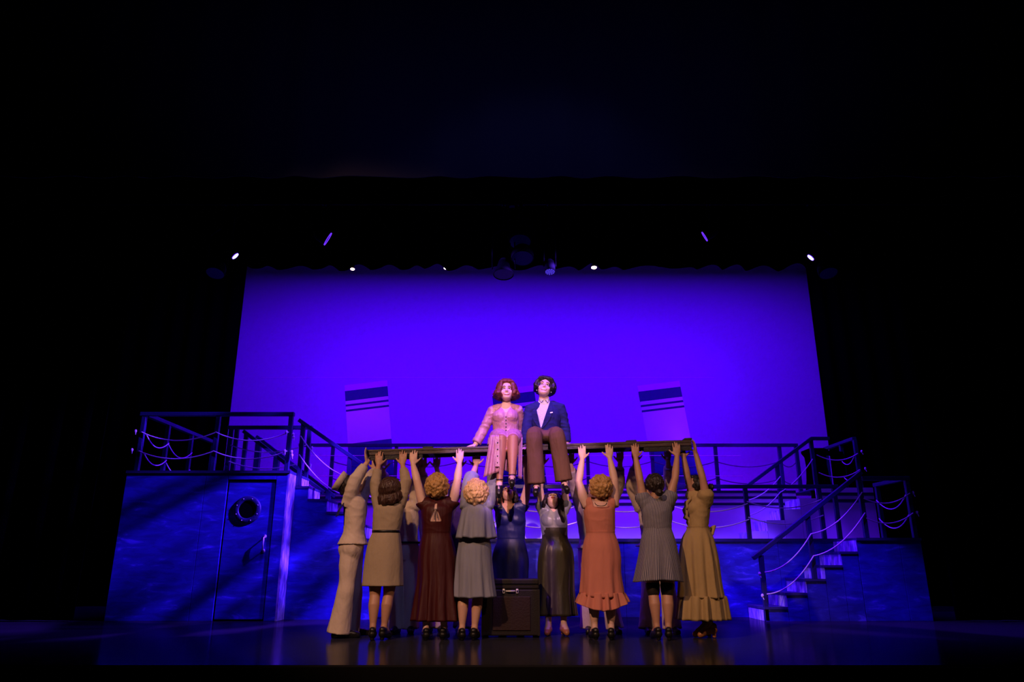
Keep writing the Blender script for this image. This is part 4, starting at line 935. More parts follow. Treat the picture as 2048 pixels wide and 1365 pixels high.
# ---- 3 sailor behind the khaki dress
pel = V((-1.223, 8.550, 0.853)); legs, toes = stand_legs(pel, ((-1.258, 8.550, 0.024)[0], 8.5), ((-1.110, 8.550, 0.024)[0], 8.52), 180)
p = mk('person', 'sailor facing front, half hidden between the khaki dress and the burgundy dress', (pel.x, 8.5, 0), 180,
       pel, (-1.229, 8.550, 1.000), (-1.252, 8.550, 1.250), (-1.287, 8.550, 1.390), (-1.318, 8.520, 1.523), (180, 35),
       [((-1.375, 8.530, 1.366), (-1.457, 8.500, 1.601), ('back', (-1.469, 8.350, 1.868)[0])), ((-1.122, 8.530, 1.366), (-1.111, 8.500, 1.613), ('back', (-1.067, 8.350, 1.868)[0]))],
       legs, toes, SK, False, 0.98)
hair_locks(p, H_dark, 0.01, 0.0, 1.0, 40, 0.008, 62); face(p, False)
upper(p, W_SAILOR, 0.018, 2, 5, 0.85, 'sailor_shirt', hem=((-1.227, 8.550, 0.934), 0.175, 0.13), slw=0.01)
trousers(p, W_SAILOR, 0.02, 0.006); sailor_collar(p, M_navycol); shoes(p, M_shoe)
belt(p, (-1.228, 8.550, 0.956), 0.186, 0.14, 0.02, M_black_belt)

# ---- 4 burgundy dress
pel = V((-0.780, 7.860, 0.806)); legs, toes = stand_legs(pel, ((-0.857, 7.800, 0.085)[0], 7.75), ((-0.682, 7.800, 0.085)[0], 7.77), 0, heel=0.04, toe=0.12)
p = mk('person', 'curly blonde woman in a long burgundy dress with a keyhole back', (pel.x, 7.75, 0), 0,
       pel, (-0.792, 7.860, 1.027), (-0.793, 7.860, 1.252), (-0.794, 7.880, 1.379), (-0.796, 7.860, 1.513), (0, 30),
       [((-0.945, 7.870, 1.326), (-1.017, 7.860, 1.576), ('front', (-1.075, 7.900, 1.806)[0])), ((-0.632, 7.870, 1.336), (-0.584, 7.860, 1.587), ('front', (-0.570, 7.900, 1.806)[0]))],
       legs, toes, SKP, True, 1.06)
hair_curly(p, H_gold, 1.12, -0.6, 230, label='short golden curls', seed=5)
kc = V((-0.797, 7.860, 1.191))
def cutk(q):
    dx, dz = q.x - kc.x, q.z - kc.z
    if q.y > kc.y: return abs(dx) > 0.155 + 0.0 and q.z > p.chs.z + 0.02 and False
    return (-0.05 < dz < 0.055 and abs(dx) < 0.026 + (0.055 - dz) * 0.42) or (0.055 <= dz < 0.15 and abs(dx) < 0.012)
upper(p, C_burg, 0.014, 2, 5, 0.06, cut=cutk, slw=0.004, label='bodice with a keyhole at the back')
tie = MB(); tc_ = kc + V((0, -0.128, 0.075))
tie.tube([tc_, tc_ + V((-0.012, -0.006, -0.05)), tc_ + V((-0.008, -0.004, -0.1))], [0.006, 0.005, 0.005], 6).tube([tc_, tc_ + V((0.014, -0.006, -0.045)), tc_ + V((0.022, -0.004, -0.085))], [0.006, 0.005, 0.005], 6).ell(tc_, (0.016, 0, 0), (0, 0.008, 0), (0, 0, 0.01), 8, 6)
part('back_tie', tie, cloth('tie_ribbon', (0.3, 0.22, 0.2)), p.root, True, 'pale tie at the keyhole')
skirt(p, [((-0.791, 7.860, 1.017), 0.15, 0.112, 0.0), ((-0.783, 7.860, 0.916), 0.178, 0.135, 0.003), ((-0.774, 7.860, 0.776), 0.197, 0.15, 0.006), ((-0.761, 7.850, 0.569), 0.2, 0.16, 0.016), ((-0.759, 7.840, 0.352), 0.215, 0.18, 0.03), ((-0.752, 7.830, 0.176), 0.235, 0.2, 0.042)], C_burg, folds=10, seed=3)
shoes(p, M_shoe, 0.04)

# ---- 5 dusty blue dress with capelet
pel = V((-0.398, 7.820, 0.806)); legs, toes = stand_legs(pel, ((-0.499, 8.000, 0.069)[0], 7.74), ((-0.375, 8.000, 0.069)[0], 7.76), 0, heel=0.04, toe=0.13)
p = mk('person', 'wavy blonde woman in a dusty blue dress with a loose capelet', (pel.x, 7.78, 0), 0,
       pel, (-0.391, 7.820, 0.995), (-0.378, 7.820, 1.219), (-0.375, 7.820, 1.332), (-0.381, 7.800, 1.439), (-8, 24),
       [((-0.485, 7.820, 1.322), (-0.449, 7.860, 1.555), ('under', (-0.395, 8.100, 1.834)[0], 8.08)), ((-0.253, 7.820, 1.332), (-0.187, 7.860, 1.555), ('under', (-0.200, 8.100, 1.834)[0], 8.08))],
       legs, toes, SK, True, 0.98)
hair_curly(p, H_blonde, 1.16, -0.78, 240, label='bright blonde waves', seed=9)
upper(p, C_blue, 0.016, 2, 5, 0.62, slw=0.012, cuff=0.03, label='bodice with wide sleeves')
skirt(p, [((-0.375, 7.820, 1.342), 0.085, 0.085, 0.0), ((-0.374, 7.820, 1.270), 0.155, 0.125, 0.004), ((-0.378, 7.820, 1.158), 0.178, 0.15, 0.012), ((-0.379, 7.800, 0.975), 0.205, 0.175, 0.03)], C_blue, name='capelet', folds=8, seed=6, under=0.5, hem_noise=0.01, label='flared capelet over the back')
skirt(p, [((-0.391, 7.820, 1.006), 0.15, 0.112, 0.0), ((-0.389, 7.820, 0.905), 0.17, 0.13, 0.003), ((-0.392, 7.820, 0.766), 0.182, 0.145, 0.008), ((-0.384, 7.810, 0.570), 0.19, 0.155, 0.02), ((-0.374, 7.770, 0.398), 0.205, 0.14, 0.025)], C_blue, folds=9, seed=8, hem_noise=0.008)
shoes(p, M_shoe, 0.04)

# ---- 6 navy dress behind the trunk
pel = V((-0.017, 8.500, 0.814)); legs, toes = stand_legs(pel, ((-0.098, 8.500, 0.028)[0], 8.45), ((0.087, 8.500, 0.028)[0], 8.45), 180, heel=0.03)
p = mk('person', 'woman in a deep navy V neck dress standing behind the trunk, chin up', (pel.x, 8.45, 0), 180,
       pel, (-0.011, 8.500, 0.987), (-0.017, 8.500, 1.230), (-0.040, 8.500, 1.375), (-0.046, 8.500, 1.488), (180, 48),
       [((-0.155, 8.500, 1.352), (-0.179, 8.480, 1.599), ('back', (-0.126, 8.350, 1.868)[0])), ((0.132, 8.500, 1.364), (0.185, 8.480, 1.610), ('back', (0.149, 8.350, 1.868)[0]))],
       legs, toes, SK, True, 1.1)
hair_locks(p, H_dark, 0.12, 0.01, 1.02, 44, 0.01, 58); face(p, False, teeth=False)
vc = V((-0.046, 8.500, 1.263))
upper(p, C_navy, 0.014, 2, 5, 0.03, cut=lambda q: q.y < vc.y and q.z > vc.z and abs(q.x - vc.x) < (q.z - vc.z) * 0.62 + 0.004, label='V neck bodice')
skirt(p, [((-0.011, 8.500, 0.977), 0.152, 0.115, 0.0), ((-0.017, 8.500, 0.879), 0.19, 0.145, 0.003), ((-0.017, 8.500, 0.744), 0.212, 0.165, 0.006), ((-0.017, 8.500, 0.505), 0.2, 0.165, 0.015), ((-0.016, 8.500, 0.218), 0.22, 0.19, 0.03)], C_navy, folds=8, seed=10)
shoes(p, M_shoe, 0.03)

# ---- 7 olive satin dress
pel = V((0.490, 8.420, 0.813)); legs, toes = stand_legs(pel, ((0.390, 8.200, 0.052)[0], 8.3), ((0.553, 8.200, 0.052)[0], 8.3), 180, heel=0.05, toe=0.13)
p = mk('person', 'dark haired woman in a silver topped olive satin gown, face to the ceiling', (pel.x, 8.35, 0), 180,
       pel, (0.483, 8.440, 1.007), (0.470, 8.440, 1.215), (0.467, 8.450, 1.338), (0.466, 8.420, 1.402), (184, 52),
       [((0.341, 8.440, 1.326), (0.320, 8.420, 1.559), ('back', (0.344, 8.350, 1.868)[0])), ((0.603, 8.440, 1.337), (0.607, 8.420, 1.570), ('back', (0.585, 8.350, 1.868)[0]))],
       legs, toes, SKP, True, 0.98)
hair_locks(p, H_dark, 0.1, 0.02, 1.06, 46, 0.01, 52, label='long dark hair hanging back'); face(p, False, teeth=False)
vo = V((0.469, 8.400, 1.279))
upper(p, C_silver, 0.015, 2, 5, 0.16, cut=lambda q: q.y < vo.y and q.z > vo.z and abs(q.x - vo.x) < (q.z - vo.z) * 0.8 + 0.004, slw=0.012, label='silver grey satin bodice with cap sleeves')
skirt(p, [((0.479, 8.440, 1.083), 0.14, 0.122, 0.0), ((0.483, 8.440, 0.996), 0.147, 0.115, 0.002), ((0.491, 8.420, 0.877), 0.185, 0.142, 0.003), ((0.488, 8.420, 0.728), 0.2, 0.155, 0.006), ((0.483, 8.410, 0.455), 0.197, 0.165, 0.016), ((0.483, 8.400, 0.188), 0.218, 0.185, 0.03)], C_olive, folds=8, seed=12)
for l in p.legs: part('stocking', MB().tube([lerp(l[1], l[2], 0.2), lerp(l[1], l[2], 0.45), lerp(l[1], l[2], 0.72)], [0.062, 0.056, 0.042], 14), M_stock, p.root, True)
shoes(p, M_tan, 0.05)

# ---- 8 salmon dress
pel = V((0.925, 7.860, 0.806)); legs, toes = stand_legs(pel, ((0.827, 7.800, 0.085)[0], 7.78), ((0.992, 7.800, 0.085)[0], 7.78), 0, heel=0.04, toe=0.13)
p = mk('person', 'curly haired woman in a salmon pink slip dress with a ruffled hem', (pel.x, 7.8, 0), 0,
       pel, (0.928, 7.860, 1.027), (0.925, 7.860, 1.242), (0.932, 7.880, 1.373), (0.940, 7.860, 1.502), (-14, 26),
       [((0.781, 7.870, 1.326), (0.712, 7.860, 1.566), ('front', (0.765, 7.900, 1.806)[0])), ((1.089, 7.870, 1.336), (1.098, 7.860, 1.576), ('front', (1.064, 7.900, 1.806)[0]))],
       legs, toes, SKP, True, 1.06)
hair_curly(p, H_gold, 1.08, -0.62, 220, label='short ash blonde curls', seed=14)
so = V((0.928, 7.860, 1.314))
upper(p, C_salmon, 0.014, 2, 5, 0.0, cut=lambda q: (q.y < so.y and q.z > so.z - 0.02 and abs(q.x - so.x) < 0.075 + (q.z - so.z) * 0.2) or abs(q.x - so.x) > 0.155 and q.z > so.z - 0.05, label='scoop backed bodice')
part('necklace', MB().tube([so + V((0.062 * math.cos(a), -0.07 + 0.05 * math.sin(a) * 0.3 - 0.055, 0.02 + 0.035 * math.sin(a))) for a in [math.pi + 0.314 * i for i in range(11)]], [0.004] * 11, 6), M_case, p.root, True, 'thin dark neck cord')
skirt(p, [((0.928, 7.860, 1.017), 0.15, 0.112, 0.0), ((0.929, 7.860, 0.916), 0.185, 0.14, 0.003), ((0.929, 7.860, 0.776), 0.205, 0.155, 0.005), ((0.917, 7.850, 0.618), 0.205, 0.16, 0.012), ((0.914, 7.840, 0.414), 0.225, 0.18, 0.022)], C_salmon, folds=8, seed=15, wave=0.02, phase=math.pi * 0)
skirt(p, [((0.915, 7.840, 0.443), 0.222, 0.178, 0.018), ((0.913, 7.840, 0.381), 0.24, 0.195, 0.03), ((0.909, 7.830, 0.314), 0.255, 0.21, 0.04)], C_salmon, name='hem_ruffle', folds=14, seed=16, wave=0.035, hem_noise=0.01, under=0.6, label='ruffled hem')
shoes(p, M_shoe, 0.04)

# ---- 9 sailor behind the salmon dress
pel = V((0.941, 8.620, 0.837)); legs, toes = stand_legs(pel, ((0.845, 8.600, 0.020)[0], 8.55), ((1.133, 8.600, 0.020)[0], 8.55), 180)
p = mk('person', 'sailor facing front behind the salmon dress, one sleeve slanting to the plank', (pel.x, 8.55, 0), 180,
       pel, (0.941, 8.620, 0.991), (0.938, 8.620, 1.248), (0.931, 8.620, 1.396), (0.944, 8.600, 1.508), (180, 30),
       [((0.802, 8.620, 1.373), (0.727, 8.550, 1.595), ('back', (0.671, 8.350, 1.868)[0])), ((1.134, 8.620, 1.373), (1.239, 8.550, 1.606), ('back', (1.239, 8.350, 1.868)[0]))],
       legs, toes, SK, False, 1.05)
hair_locks(p, H_dark, 0.01, 0.0, 1.0, 40, 0.008, 60); face(p, False)
upper(p, W_SAILOR2, 0.02, 2, 5, 0.85, 'sailor_shirt', hem=((0.937, 8.620, 0.892), 0.2, 0.15), slw=0.012)
trousers(p, W_SAILOR, 0.02, 0.006); sailor_collar(p, M_navycol); shoes(p, M_shoe)

# ---- 10 striped dress
pel = V((1.520, 7.840, 0.816)); legs, toes = stand_legs(pel, ((1.443, 7.800, 0.085)[0], 7.74), ((1.558, 7.800, 0.085)[0], 7.74), 0, heel=0.05, toe=0.13)
p = mk('person', 'woman with a low dark bun in a grey pinstripe short sleeved dress', (pel.x, 7.8, 0), 0,
       pel, (1.524, 7.840, 1.057), (1.525, 7.840, 1.251), (1.524, 7.850, 1.386), (1.523, 7.860, 1.524), (-6, 12),
       [((1.394, 7.850, 1.345), (1.369, 7.850, 1.575), ('front', (1.348, 7.900, 1.833)[0])), ((1.661, 7.850, 1.366), (1.745, 7.850, 1.596), ('front', (1.799, 7.900, 1.833)[0]))],
       legs, toes, SKT, True, 1.0)
hair_bun(p, H_dark, (0, -0.13, -0.075), 0.04, label='smooth dark hair in a low bun')
upper(p, stripe_top(), 0.016, 2, 5, 0.2, slw=0.016, label='pinstripe bodice with short sleeves')
skirt(p, [((1.524, 7.840, 1.067), 0.15, 0.112, 0.0), ((1.523, 7.840, 0.966), 0.18, 0.14, 0.004), ((1.521, 7.840, 0.841), 0.2, 0.165, 0.01), ((1.510, 7.830, 0.692), 0.225, 0.19, 0.016), ((1.502, 7.830, 0.555), 0.25, 0.215, 0.022)], stripe_skirt(), folds=7, seed=18, uvs=True, wave=-0.012)
for l in p.legs: part('stocking', MB().tube([lerp(l[0], l[1], 0.72), lerp(l[0], l[1], 0.9)], [0.074, 0.066], 14), M_stock, p.root, True, 'dark shorts edge under the skirt')
shoes(p, M_shoe, 0.05)

# ---- 11 sailor behind the striped dress
pel = V((1.643, 8.620, 0.837)); legs, toes = stand_legs(pel, ((1.481, 8.600, 0.020)[0], 8.45), ((1.751, 8.600, 0.020)[0], 8.5), 180)
p = mk('person', 'sailor in a long pale smock and hat, facing front behind the pinstripe dress', (pel.x, 8.5, 0), 180,
       pel, (1.652, 8.620, 0.991), (1.661, 8.620, 1.248), (1.653, 8.620, 1.407), (1.628, 8.600, 1.543), (186, 30),
       [((1.488, 8.620, 1.373), (1.395, 8.550, 1.595), ('back', (1.413, 8.350, 1.897)[0])), ((1.815, 8.620, 1.384), (1.838, 8.550, 1.618), ('back', (1.786, 8.350, 1.897)[0]))],
       legs, toes, SK, False, 1.05)
hair_locks(p, H_dark, 0.01, 0.0, 1.0, 40, 0.008, 60); face(p, False)
upper(p, W_SAILOR, 0.022, 2, 5, 0.85, 'sailor_smock', hem=((1.653, 8.620, 0.914), 0.26, 0.17), slw=0.016, label='long pale smock')
trousers(p, W_SAILOR, 0.025, 0.008); sailor_collar(p, M_navycol); sailor_hat(p, W_SAILOR, (0.0, -0.035, 0.085), 0, 0.095); shoes(p, M_shoe)

# ---- 12 mustard dress
pel = V((1.996, 8.040, 0.911))
legs = [(V((1.979, 8.000, 0.818)), V((1.987, 7.990, 0.468)), V((2.036, 7.980, 0.137))), (V((2.010, 8.080, 0.819)), V((2.014, 8.080, 0.465)), V((2.014, 8.080, 0.120)))]
p = mk('person', 'woman in a long mustard yellow ruffled dress at the right end of the plank', (legs[0][2].x, 7.95, 0), -84,
       pel, (1.998, 8.040, 1.076), (2.027, 8.040, 1.318), (2.043, 8.040, 1.445), (2.005, 8.040, 1.531), (-84, 10),
       [((2.083, 7.920, 1.377), (2.053, 7.900, 1.613), ('end', (2.01, 7.94, ztop(1.98) - 0.16), (-0.05, 0.05, 1), (-1, 0, 0), (0, 1, 0), dict(curl=(4, 14)))), ((1.995, 8.060, 1.404), (1.915, 8.000, 1.624), ('under', (1.887, 8.000, 1.847)[0], 7.99))],
       legs, [(legs[0][2].x - 0.11, 7.97, 0.03), (legs[1][2].x - 0.12, 8.05, 0.03)], SKT, True, 0.95)
hair_bun(p, H_dark, (0, -0.13, 0.0), 0.045, label='dark hair in a high bun'); face(p, True, teeth=False)
upper(p, C_must, 0.016, 2, 5, 0.22, slw=0.028, label='ruffled bodice with puff sleeves')
rf = MB()
for s in (-1, 1):
    pts = []
    for i in range(15):
        t = i / 14; q = lerp(p.nck, p.wst, t) + p.f * (0.085 + 0.06 * math.sin(math.pi * min(1, t * 1.15))) + p.r * s * (0.05 + 0.03 * math.sin(math.pi * t)) + p.f * 0.012 * math.sin(i * 2.3)
        pts.append(q)
    rf.tube(pts, [0.013 + 0.006 * (i % 2) for i in range(15)], 8)
part('front_ruffle', rf, C_must, p.root, True, 'ruffles down the front')
skirt(p, [((1.998, 8.040, 1.076), 0.115, 0.122, 0.0), ((1.990, 8.040, 0.972), 0.17, 0.17, 0.008), ((1.985, 8.040, 0.768), 0.2, 0.2, 0.022), ((1.981, 8.030, 0.541), 0.208, 0.208, 0.034), ((1.978, 8.020, 0.388), 0.215, 0.222, 0.042)], C_must, folds=9, seed=21)
skirt(p, [((1.979, 8.020, 0.407), 0.218, 0.225, 0.03), ((1.975, 8.020, 0.358), 0.232, 0.238, 0.036), ((1.964, 8.010, 0.174), 0.25, 0.255, 0.05)], C_must, name='hem_tier', folds=12, seed=22, under=0.5, label='gathered bottom tier')
sash = MB(); sq = p.wst - p.f * 0.12
for k in (-1, 1): sash.tube([sq, sq - p.f * 0.05 + V((0, 0, 0.03)) + p.r * k * 0.02, sq - p.f * 0.02 - V((0, 0, 0.05)) + p.r * k * 0.05], [0.018, 0.022, 0.014], 8)
part('sash_bow', sash, C_must, p.root, True)
for l in p.legs: part('stocking', MB().tube([lerp(l[1], l[2], 0.55), lerp(l[1], l[2], 0.86)], [0.052, 0.042], 14), M_stock, p.root, True)
shoes(p, M_tan, 0.07, strap=False)

# ---- 13 back row, between burgundy and khaki
pel = V((-0.915, 8.750, 0.839)); legs, toes = stand_legs(pel, ((-0.917, 8.600, 0.020)[0], 8.6), ((-0.785, 8.600, 0.020)[0], 8.6), 180)
p = mk('person', 'back row sailor hidden by the curly blonde in burgundy, pale cuffs together', (pel.x, 8.6, 0), 180,
       pel, (-0.920, 8.750, 0.996), (-0.934, 8.750, 1.256), (-0.945, 8.750, 1.406), (-0.933, 8.600, 1.520), (180, 30),
       [((-1.033, 8.600, 1.383), (-1.029, 8.550, 1.595), ('back', (-1.016, 8.350, 1.868)[0])), ((-0.801, 8.600, 1.383), (-0.825, 8.550, 1.595), ('back', (-0.861, 8.350, 1.868)[0]))],
       legs, toes, SK, False, 0.95)
hair_locks(p, H_brown, 0.01, 0.0, 1.0, 40, 0.008, 60); face(p, False)
upper(p, W_SAILOR, 0.018, 2, 5, 0.82, 'sailor_shirt', hem=((-0.918, 8.750, 0.928), 0.17, 0.125), slw=0.01)
trousers(p, W_SAILOR2, 0.01, 0.0); sailor_collar(p, M_navycol); shoes(p, M_shoe)

# ---- 14 back row, auburn, dark suit
pel = V((-0.597, 8.850, 0.841)); legs, toes = stand_legs(pel, ((-0.586, 8.600, 0.020)[0], 8.6), ((-0.442, 8.600, 0.020)[0], 8.6), 180)
p = mk('person', 'auburn haired person in dark clothes between burgundy and dusty blue dresses', (pel.x, 8.6, 0), 180,
       pel, (-0.612, 8.850, 0.999), (-0.630, 8.850, 1.263), (-0.651, 8.850, 1.414), (-0.677, 8.830, 1.553), (172, 24),
       [((-0.751, 8.830, 1.401), (-0.654, 8.580, 1.621), ('back', (-0.597, 8.350, 1.868)[0])), ((-0.512, 8.830, 1.401), (-0.444, 8.580, 1.610), ('back', (-0.413, 8.350, 1.868)[0]))],
       legs, toes, SKP, False, 0.93)
hair_locks(p, H_aub, 0.05, 0.01, 1.04, 42, 0.012, 60, label='auburn hair'); face(p, False)
upper(p, C_plum, 0.018, 2, 5, 0.5, 'dark_jacket', hem=((-0.605, 8.850, 0.908), 0.17, 0.125), slw=0.008)
trousers(p, C_plum, 0.005, 0.0); shoes(p, M_shoe)

# ---- 15 seated woman
zt = ztop(-0.05)
pel = V(((-0.067, 8.130, 2.006)[0], 8.13, zt + 0.12))
kn1, kn2 = V((-0.113, 7.760, 1.947)), V((0.011, 7.760, 1.958)); kn1.z = kn2.z = zt + 0.045
an1, an2 = V((-0.132, 7.740, 1.558)), V((0.000, 7.660, 1.590))
legs = [(pel + V((-0.085, -0.02, -0.02)), kn1, an1), (pel + V((0.085, -0.02, -0.02)), kn2, an2)]
nk = V((-0.063, 8.120, 2.474)); 
p = mk('person', 'smiling woman with auburn curls in a mauve satin dress, seated on the plank', (pel.x, 8.1, zt), 180,
       pel, (-0.068, 8.130, 2.130), (-0.074, 8.120, 2.335), nk, (-0.063, 8.060, 2.600), (178, 6),
       [((-0.222, 8.120, 2.375), (-0.328, 8.130, 2.164), ('end', (-0.414, 8.100, 1.995), (-0.75, -0.55, -0.28), (0, 0, -1), (0.6, -0.7, 0), dict(curl=(2, 6), spread=0.3))), ((0.068, 8.130, 2.389), (0.092, 8.230, 2.205), ('end', (0.114, 8.240, 2.018), (0.5, -0.8, -0.3), (0, 0, -1), (-0.8, -0.5, 0), dict(curl=(2, 6))))],
       legs, [an1 + V((-0.005, -0.06, -0.135)), an2 + V((0.0, -0.13, -0.075))], SKP, True, 0.98, 1.06, vox=0.0065, sit=True, shw=0.72)
hair_locks(p, H_aub, 0.055, 0.055, 1.1, 54, 0.014, 44, label='auburn bob with curled ends', seed=31, end_in=0.05, fringe=True, fdrop=-0.012)
face(p, True, M_lip, H_aub)
vv = V((-0.067, 8.020, 2.343))
upper(p, C_mauve, 0.014, 2, 5, 0.93, cut=lambda q: q.y < nk.y - 0.02 and q.z > vv.z and abs(q.x - vv.x) < (q.z - vv.z) * 0.68 + 0.004, slw=-0.002, cuff=0.012, label='V neck satin bodice', vox=0.008, sep=True)
bt = MB()
for i in range(7):
    q = V((-0.072, 7.900, 2.296)); z = q.z - 0.037 * i
    h = None
    for o in [c for c in p.root.children if c.name.startswith('bodice')]:
        g = org(p.root); hit, loc, nrm, idx = o.ray_cast(V((vv.x, 7.6, z)) - g, V((0, 1, 0)))
        if hit: part('button', MB().ell(loc + g, (0.0075, 0, 0), (0, 0.005, 0), (0, 0, 0.0075), 8, 6), M_case, p.root, True)
skirt(p, [(p.wst + V((0, 0, 0.02)), 0.142, 0.108, 0.0), (p.wst - V((0, 0, 0.05)), 0.168, 0.128, 0.004), (pel + V((0, -0.02, -0.01)), 0.196, 0.155, 0.012), (pel + V((0, -0.03, -0.095)), 0.205, 0.17, 0.016)], C_mauve, name='peplum', folds=7, seed=33, under=0.3)
lap = MB()
for s, kn in ((-1, kn1), (1, kn2)):
    lap.tube([pel + V((s * 0.085, 0.0, -0.01)), lerp(pel + V((s * 0.085, 0, -0.01)), kn, 0.6), kn + V((0, 0.06, 0.002))], [0.112, 0.1, 0.078], 14)
lap.ell(lerp(pel, mid(kn1, kn2), 0.4) + V((0, 0, -0.015)), (0.15, 0, 0), (0, 0.17, 0), (0, 0, 0.07))
skinned('skirt_lap', lap, 0.01, 5, C_mauve, p.root, label='satin stretched over the lap')
def panel(name, top, bot, m, amp, n, y, seed, label=None, th=0.008):
    """hanging cloth panel: rows of (x0, x1, z) with folds"""
    rows = 16; cols = 24; rnd = random.Random(seed); ph = rnd.uniform(0, 6)
    rings = []
    for i in range(rows + 1):
        t = i / rows; x0, x1 = lerp(top[0], bot[0], t), lerp(top[1], bot[1], t); fr, bk = [], []
        for j in range(cols + 1):
            u = j / cols; x = lerp(x0, x1, u); z = lerp(top[2], lerp(bot[2], bot[3], u), t)
            yy = y[0] + (y[1] - y[0]) * t + amp * (0.3 + t) * math.sin(n * u * 6.283 + ph + t) - 0.06 * (1 - t) ** 3 * 0
            fr.append(V((x, yy, z))); bk.append(V((x, yy + th, z)))
        rings.append(fr + bk[::-1])
    mb = MB(); mb.loft(rings); return part(name, mb, m, p.root, True, label)
zb = (-0.207, 7.800, 1.591)[2]
panel('skirt_panel', ((-0.231, 7.750, 1.999)[0], (-0.138, 7.680, 1.987)[0], zt + 0.07), ((-0.301, 7.720, 1.623)[0], (-0.136, 7.670, 1.643)[0], zb - 0.0, zb + 0.06), C_mauve, 0.014, 2.2, (7.7, 7.67), 3, 'front skirt panel falling open')
panel('skirt_panel', (kn2.x + 0.055, (0.115, 7.900, 2.024)[0], zt + 0.075), ((0.064, 7.820, 1.609)[0], (0.107, 7.820, 1.609)[0], zb + 0.01, zb), C_mauve, 0.01, 1.2, (7.88, 7.84), 4, 'narrow side of the open skirt')
panel('skirt_panel', (kn1.x - 0.02, kn2.x + 0.03, zt - 0.0), (kn1.x - 0.02, kn2.x + 0.04, zb + 0.12, zb + 0.06), C_mauve, 0.02, 2.5, (7.92, 7.94), 6, 'shaded back of the skirt between the legs')
pl = MB(); x0 = (-0.169, 7.660, 1.878)[0]
pl.loft([[V((x - 0.026, 7.664 - 0.004 * i, z)), V((x + 0.02, 7.66 - 0.004 * i, z)), V((x + 0.02, 7.667 - 0.004 * i, z)), V((x - 0.026, 7.671 - 0.004 * i, z))] for i, (x, z) in enumerate(((x0 + 0.012, zt + 0.05), (x0 + 0.018, zt - 0.12), (x0 + 0.018, zt - 0.27)))])
PL = part('button_placket', pl, C_mauve, p.root, False, 'buttoned edge of the open skirt')
for k in range(4): part('button', MB().ell((x0 + 0.016, 7.655, zt - 0.02 - 0.07 * k), (0.007, 0, 0), (0, 0.005, 0), (0, 0, 0.007), 8, 6), M_case, PL, True)
st = MB()
for h_, k_, a_ in p.legs: st.tube([lerp(h_, k_, 0.5), lerp(h_, k_, 0.8), k_, lerp(k_, a_, 0.3) + V((0, 0.01, 0)), lerp(k_, a_, 0.6) + V((0, 0.005, 0)), lerp(k_, a_, 0.88), a_ - V((0, 0, 0.01))], [0.078, 0.066, 0.057, 0.06, 0.048, 0.0365, 0.0375], 16)
skinned('stockings', st, 0.008, 4, mat('tan_stocking', (0.36, 0.16, 0.08), 0.45), p.root, label='tan stockings')
shoes(p, M_shoe, 0.06, strap=True)
ne = MB()
for s in (-1, 1): part('earring', MB().ell(p.head + p.hr * 0.084 * s - p.hu * 0.045 * 1 + p.hf * 0.01, (0.006, 0, 0), (0, 0.006, 0), (0, 0, 0.008), 8, 6), M_chrome, p.root, True)

# ---- 16 seated man
zt = ztop(0.38)
pel = V(((0.377, 8.130, 2.006)[0], 8.13, zt + 0.12))
kn1, kn2 = V((0.235, 7.740, 1.944)), V((0.482, 7.740, 1.944)); kn1.z = kn2.z = zt + 0.05
an1, an2 = V((0.259, 7.760, 1.513)), V((0.549, 7.760, 1.544))
legs = [(pel + V((-0.095, -0.02, -0.02)), kn1, an1), (pel + V((0.095, -0.02, -0.02)), kn2, an2)]
nk = V((0.366, 8.120, 2.503))
p = mk('person', 'grinning dark haired man in a navy blazer and brown trousers, seated on the plank', (pel.x, 8.1, zt), 180,
       pel, (0.378, 8.130, 2.130), (0.375, 8.120, 2.335), nk, (0.371, 8.070, 2.637), (182, 16, -10),
       [((0.210, 8.110, 2.390), (0.163, 8.060, 2.175), ('end', (0.161, 8.050, 1.976), (-0.2, -0.9, -0.3), (0, 0, -1), (0.9, -0.3, 0), dict(curl=(2, 6)))), ((0.547, 8.120, 2.404), (0.601, 8.140, 2.201), ('end', (0.613, 8.130, 2.017), (0.55, -0.7, -0.28), (0, 0, -1), (-0.7, -0.6, 0), dict(curl=(2, 8), spread=0.25)))],
       legs, [an1 + V((-0.015, -0.15, -0.085)), an2 + V((0.02, -0.15, -0.085))], SKP, False, 1.0, 1.06, vox=0.0065, sit=True, shw=0.85)
hair_locks(p, H_dark, 0.0, 0.0, 1.1, 54, 0.024, 62, label='tousled dark hair', seed=41, fringe=True, end_in=0.02)
face(p, True, M_lip_pale, H_dark, squint=0.9)
shirt_m = mat('lilac_check_shirt', (0.62, 0.55, 0.72), 0.7, 0, 0.2, 30, (1, 1, 1), 0.35, 70)
upper(p, shirt_m, 0.008, 2, 5, None, 'shirt', bust=False, vox=0.008, wr=None)
cl = MB()
for s in (-1, 1):
    a = nk + V((s * 0.056, -0.02, 0.035)); b = nk + V((s * 0.006, -0.082, 0.0)); c_ = nk + V((s * 0.038, -0.1, -0.035))
    cl.loft([[a, a + V((0, -0.008, 0.004)), a + V((s * 0.008, -0.008, -0.035)), a + V((s * 0.008, 0, -0.035))], [b, b + V((0, -0.008, 0)), c_ + V((0, -0.008, 0)), c_]])
part('shirt_collar', cl, shirt_m, p.root, False, 'open pointed shirt collar')
vj = V((0.323, 8.000, 2.169))
upper(p, C_blazer, 0.024, 2, 5, 0.95, 'blazer', hem=(pel + V((0, -0.01, -0.02)), 0.205, 0.16), cut=lambda q: q.y < nk.y + 0.0 and q.z > vj.z and abs(q.x - (vj.x + (q.z - vj.z) * 0.06)) < (q.z - vj.z) * 0.27 + 0.003, slw=-0.006, label='navy blazer', vox=0.0085, sep=True)
bz = [c for c in p.root.children if c.name.startswith('blazer')][0]
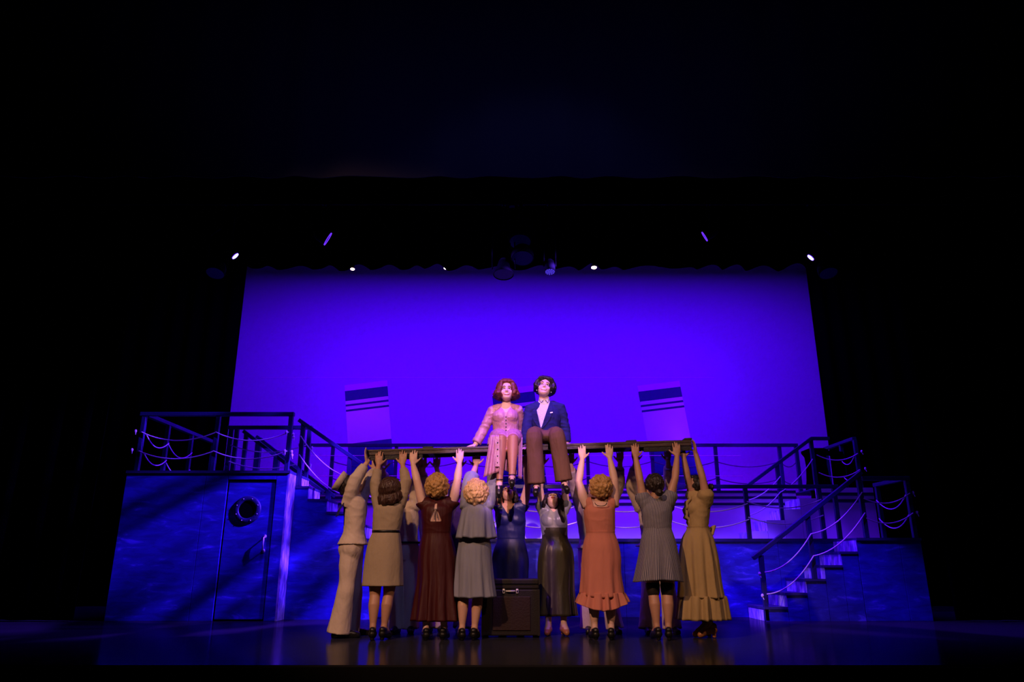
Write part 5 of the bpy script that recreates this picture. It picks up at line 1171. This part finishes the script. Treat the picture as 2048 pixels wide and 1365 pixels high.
def onto(x, z, lift=0.006):
    g = org(p.root); hit, loc, nrm, idx = bz.ray_cast(V((x, 7.5, z)) - g, V((0, 1, 0)))
    return (loc + g if hit else V((x, 7.98, z))) - V((0, lift, 0))
lp = []
H = nk.z - 0.02 - vj.z
for s in (-1, 1):
    mb = MB(); rg = []
    for i in range(9):
        t = i / 8 * 0.84; z = vj.z + H * t; e_ = vj.x + (z - vj.z) * 0.06 + s * ((z - vj.z) * 0.27 + 0.006); w_ = 0.008 + 0.055 * math.sin(math.pi * min(1, t * 1.05)) ** 0.8
        a, b = onto(e_ , z), onto(e_ + s * w_, z); rg.append([a - V((0, 0.004, 0)), b - V((0, 0.004, 0)), b + V((0, 0.004, 0)), a + V((0, 0.004, 0))])
    mb.loft(rg); part('lapel', mb, C_blazer, p.root, False)
q = onto((0.426, 8.000, 2.339)[0], (0.426, 8.000, 2.339)[2], 0.004)
part('pocket_square', MB().bar(q + V((-0.035, 0, -0.007)), q + V((0.03, 0, 0.008)), 0.008, 0.012), mat('white_linen', (0.9, 0.88, 0.88), 0.8), p.root, label='white pocket square')
for z in (0.0,): part('blazer_button', MB().ell(onto(vj.x + 0.012, vj.z - 0.02, 0.002), (0.011, 0, 0), (0, 0.006, 0), (0, 0, 0.011), 10, 6), M_case, p.root, True)
for i in range(5):
    g = org(p.root); sh_ = [c for c in p.root.children if c.name.startswith('shirt') and 'collar' not in c.name][0]
    hit, loc, nrm, idx = sh_.ray_cast(V((vj.x + 0.008, 7.5, vj.z + 0.03 + 0.045 * i)) - g, V((0, 1, 0)))
    if hit: part('shirt_button', MB().ell(loc + g, (0.005, 0, 0), (0, 0.004, 0), (0, 0, 0.005), 8, 5), M_teeth, p.root, True)
trousers(p, C_brown, 0.01, 0.012, infl=0.02, label='brown pleated trousers')
shoes(p, M_shoe)
for s in (-1, 1): part('earring', MB().ell(p.head + p.hr * 0.083 * s - p.hu * 0.04 + p.hf * 0.012, (0.006, 0, 0), (0, 0.006, 0), (0, 0, 0.006), 8, 6), M_chrome, p.root, True, 'small bright earring')
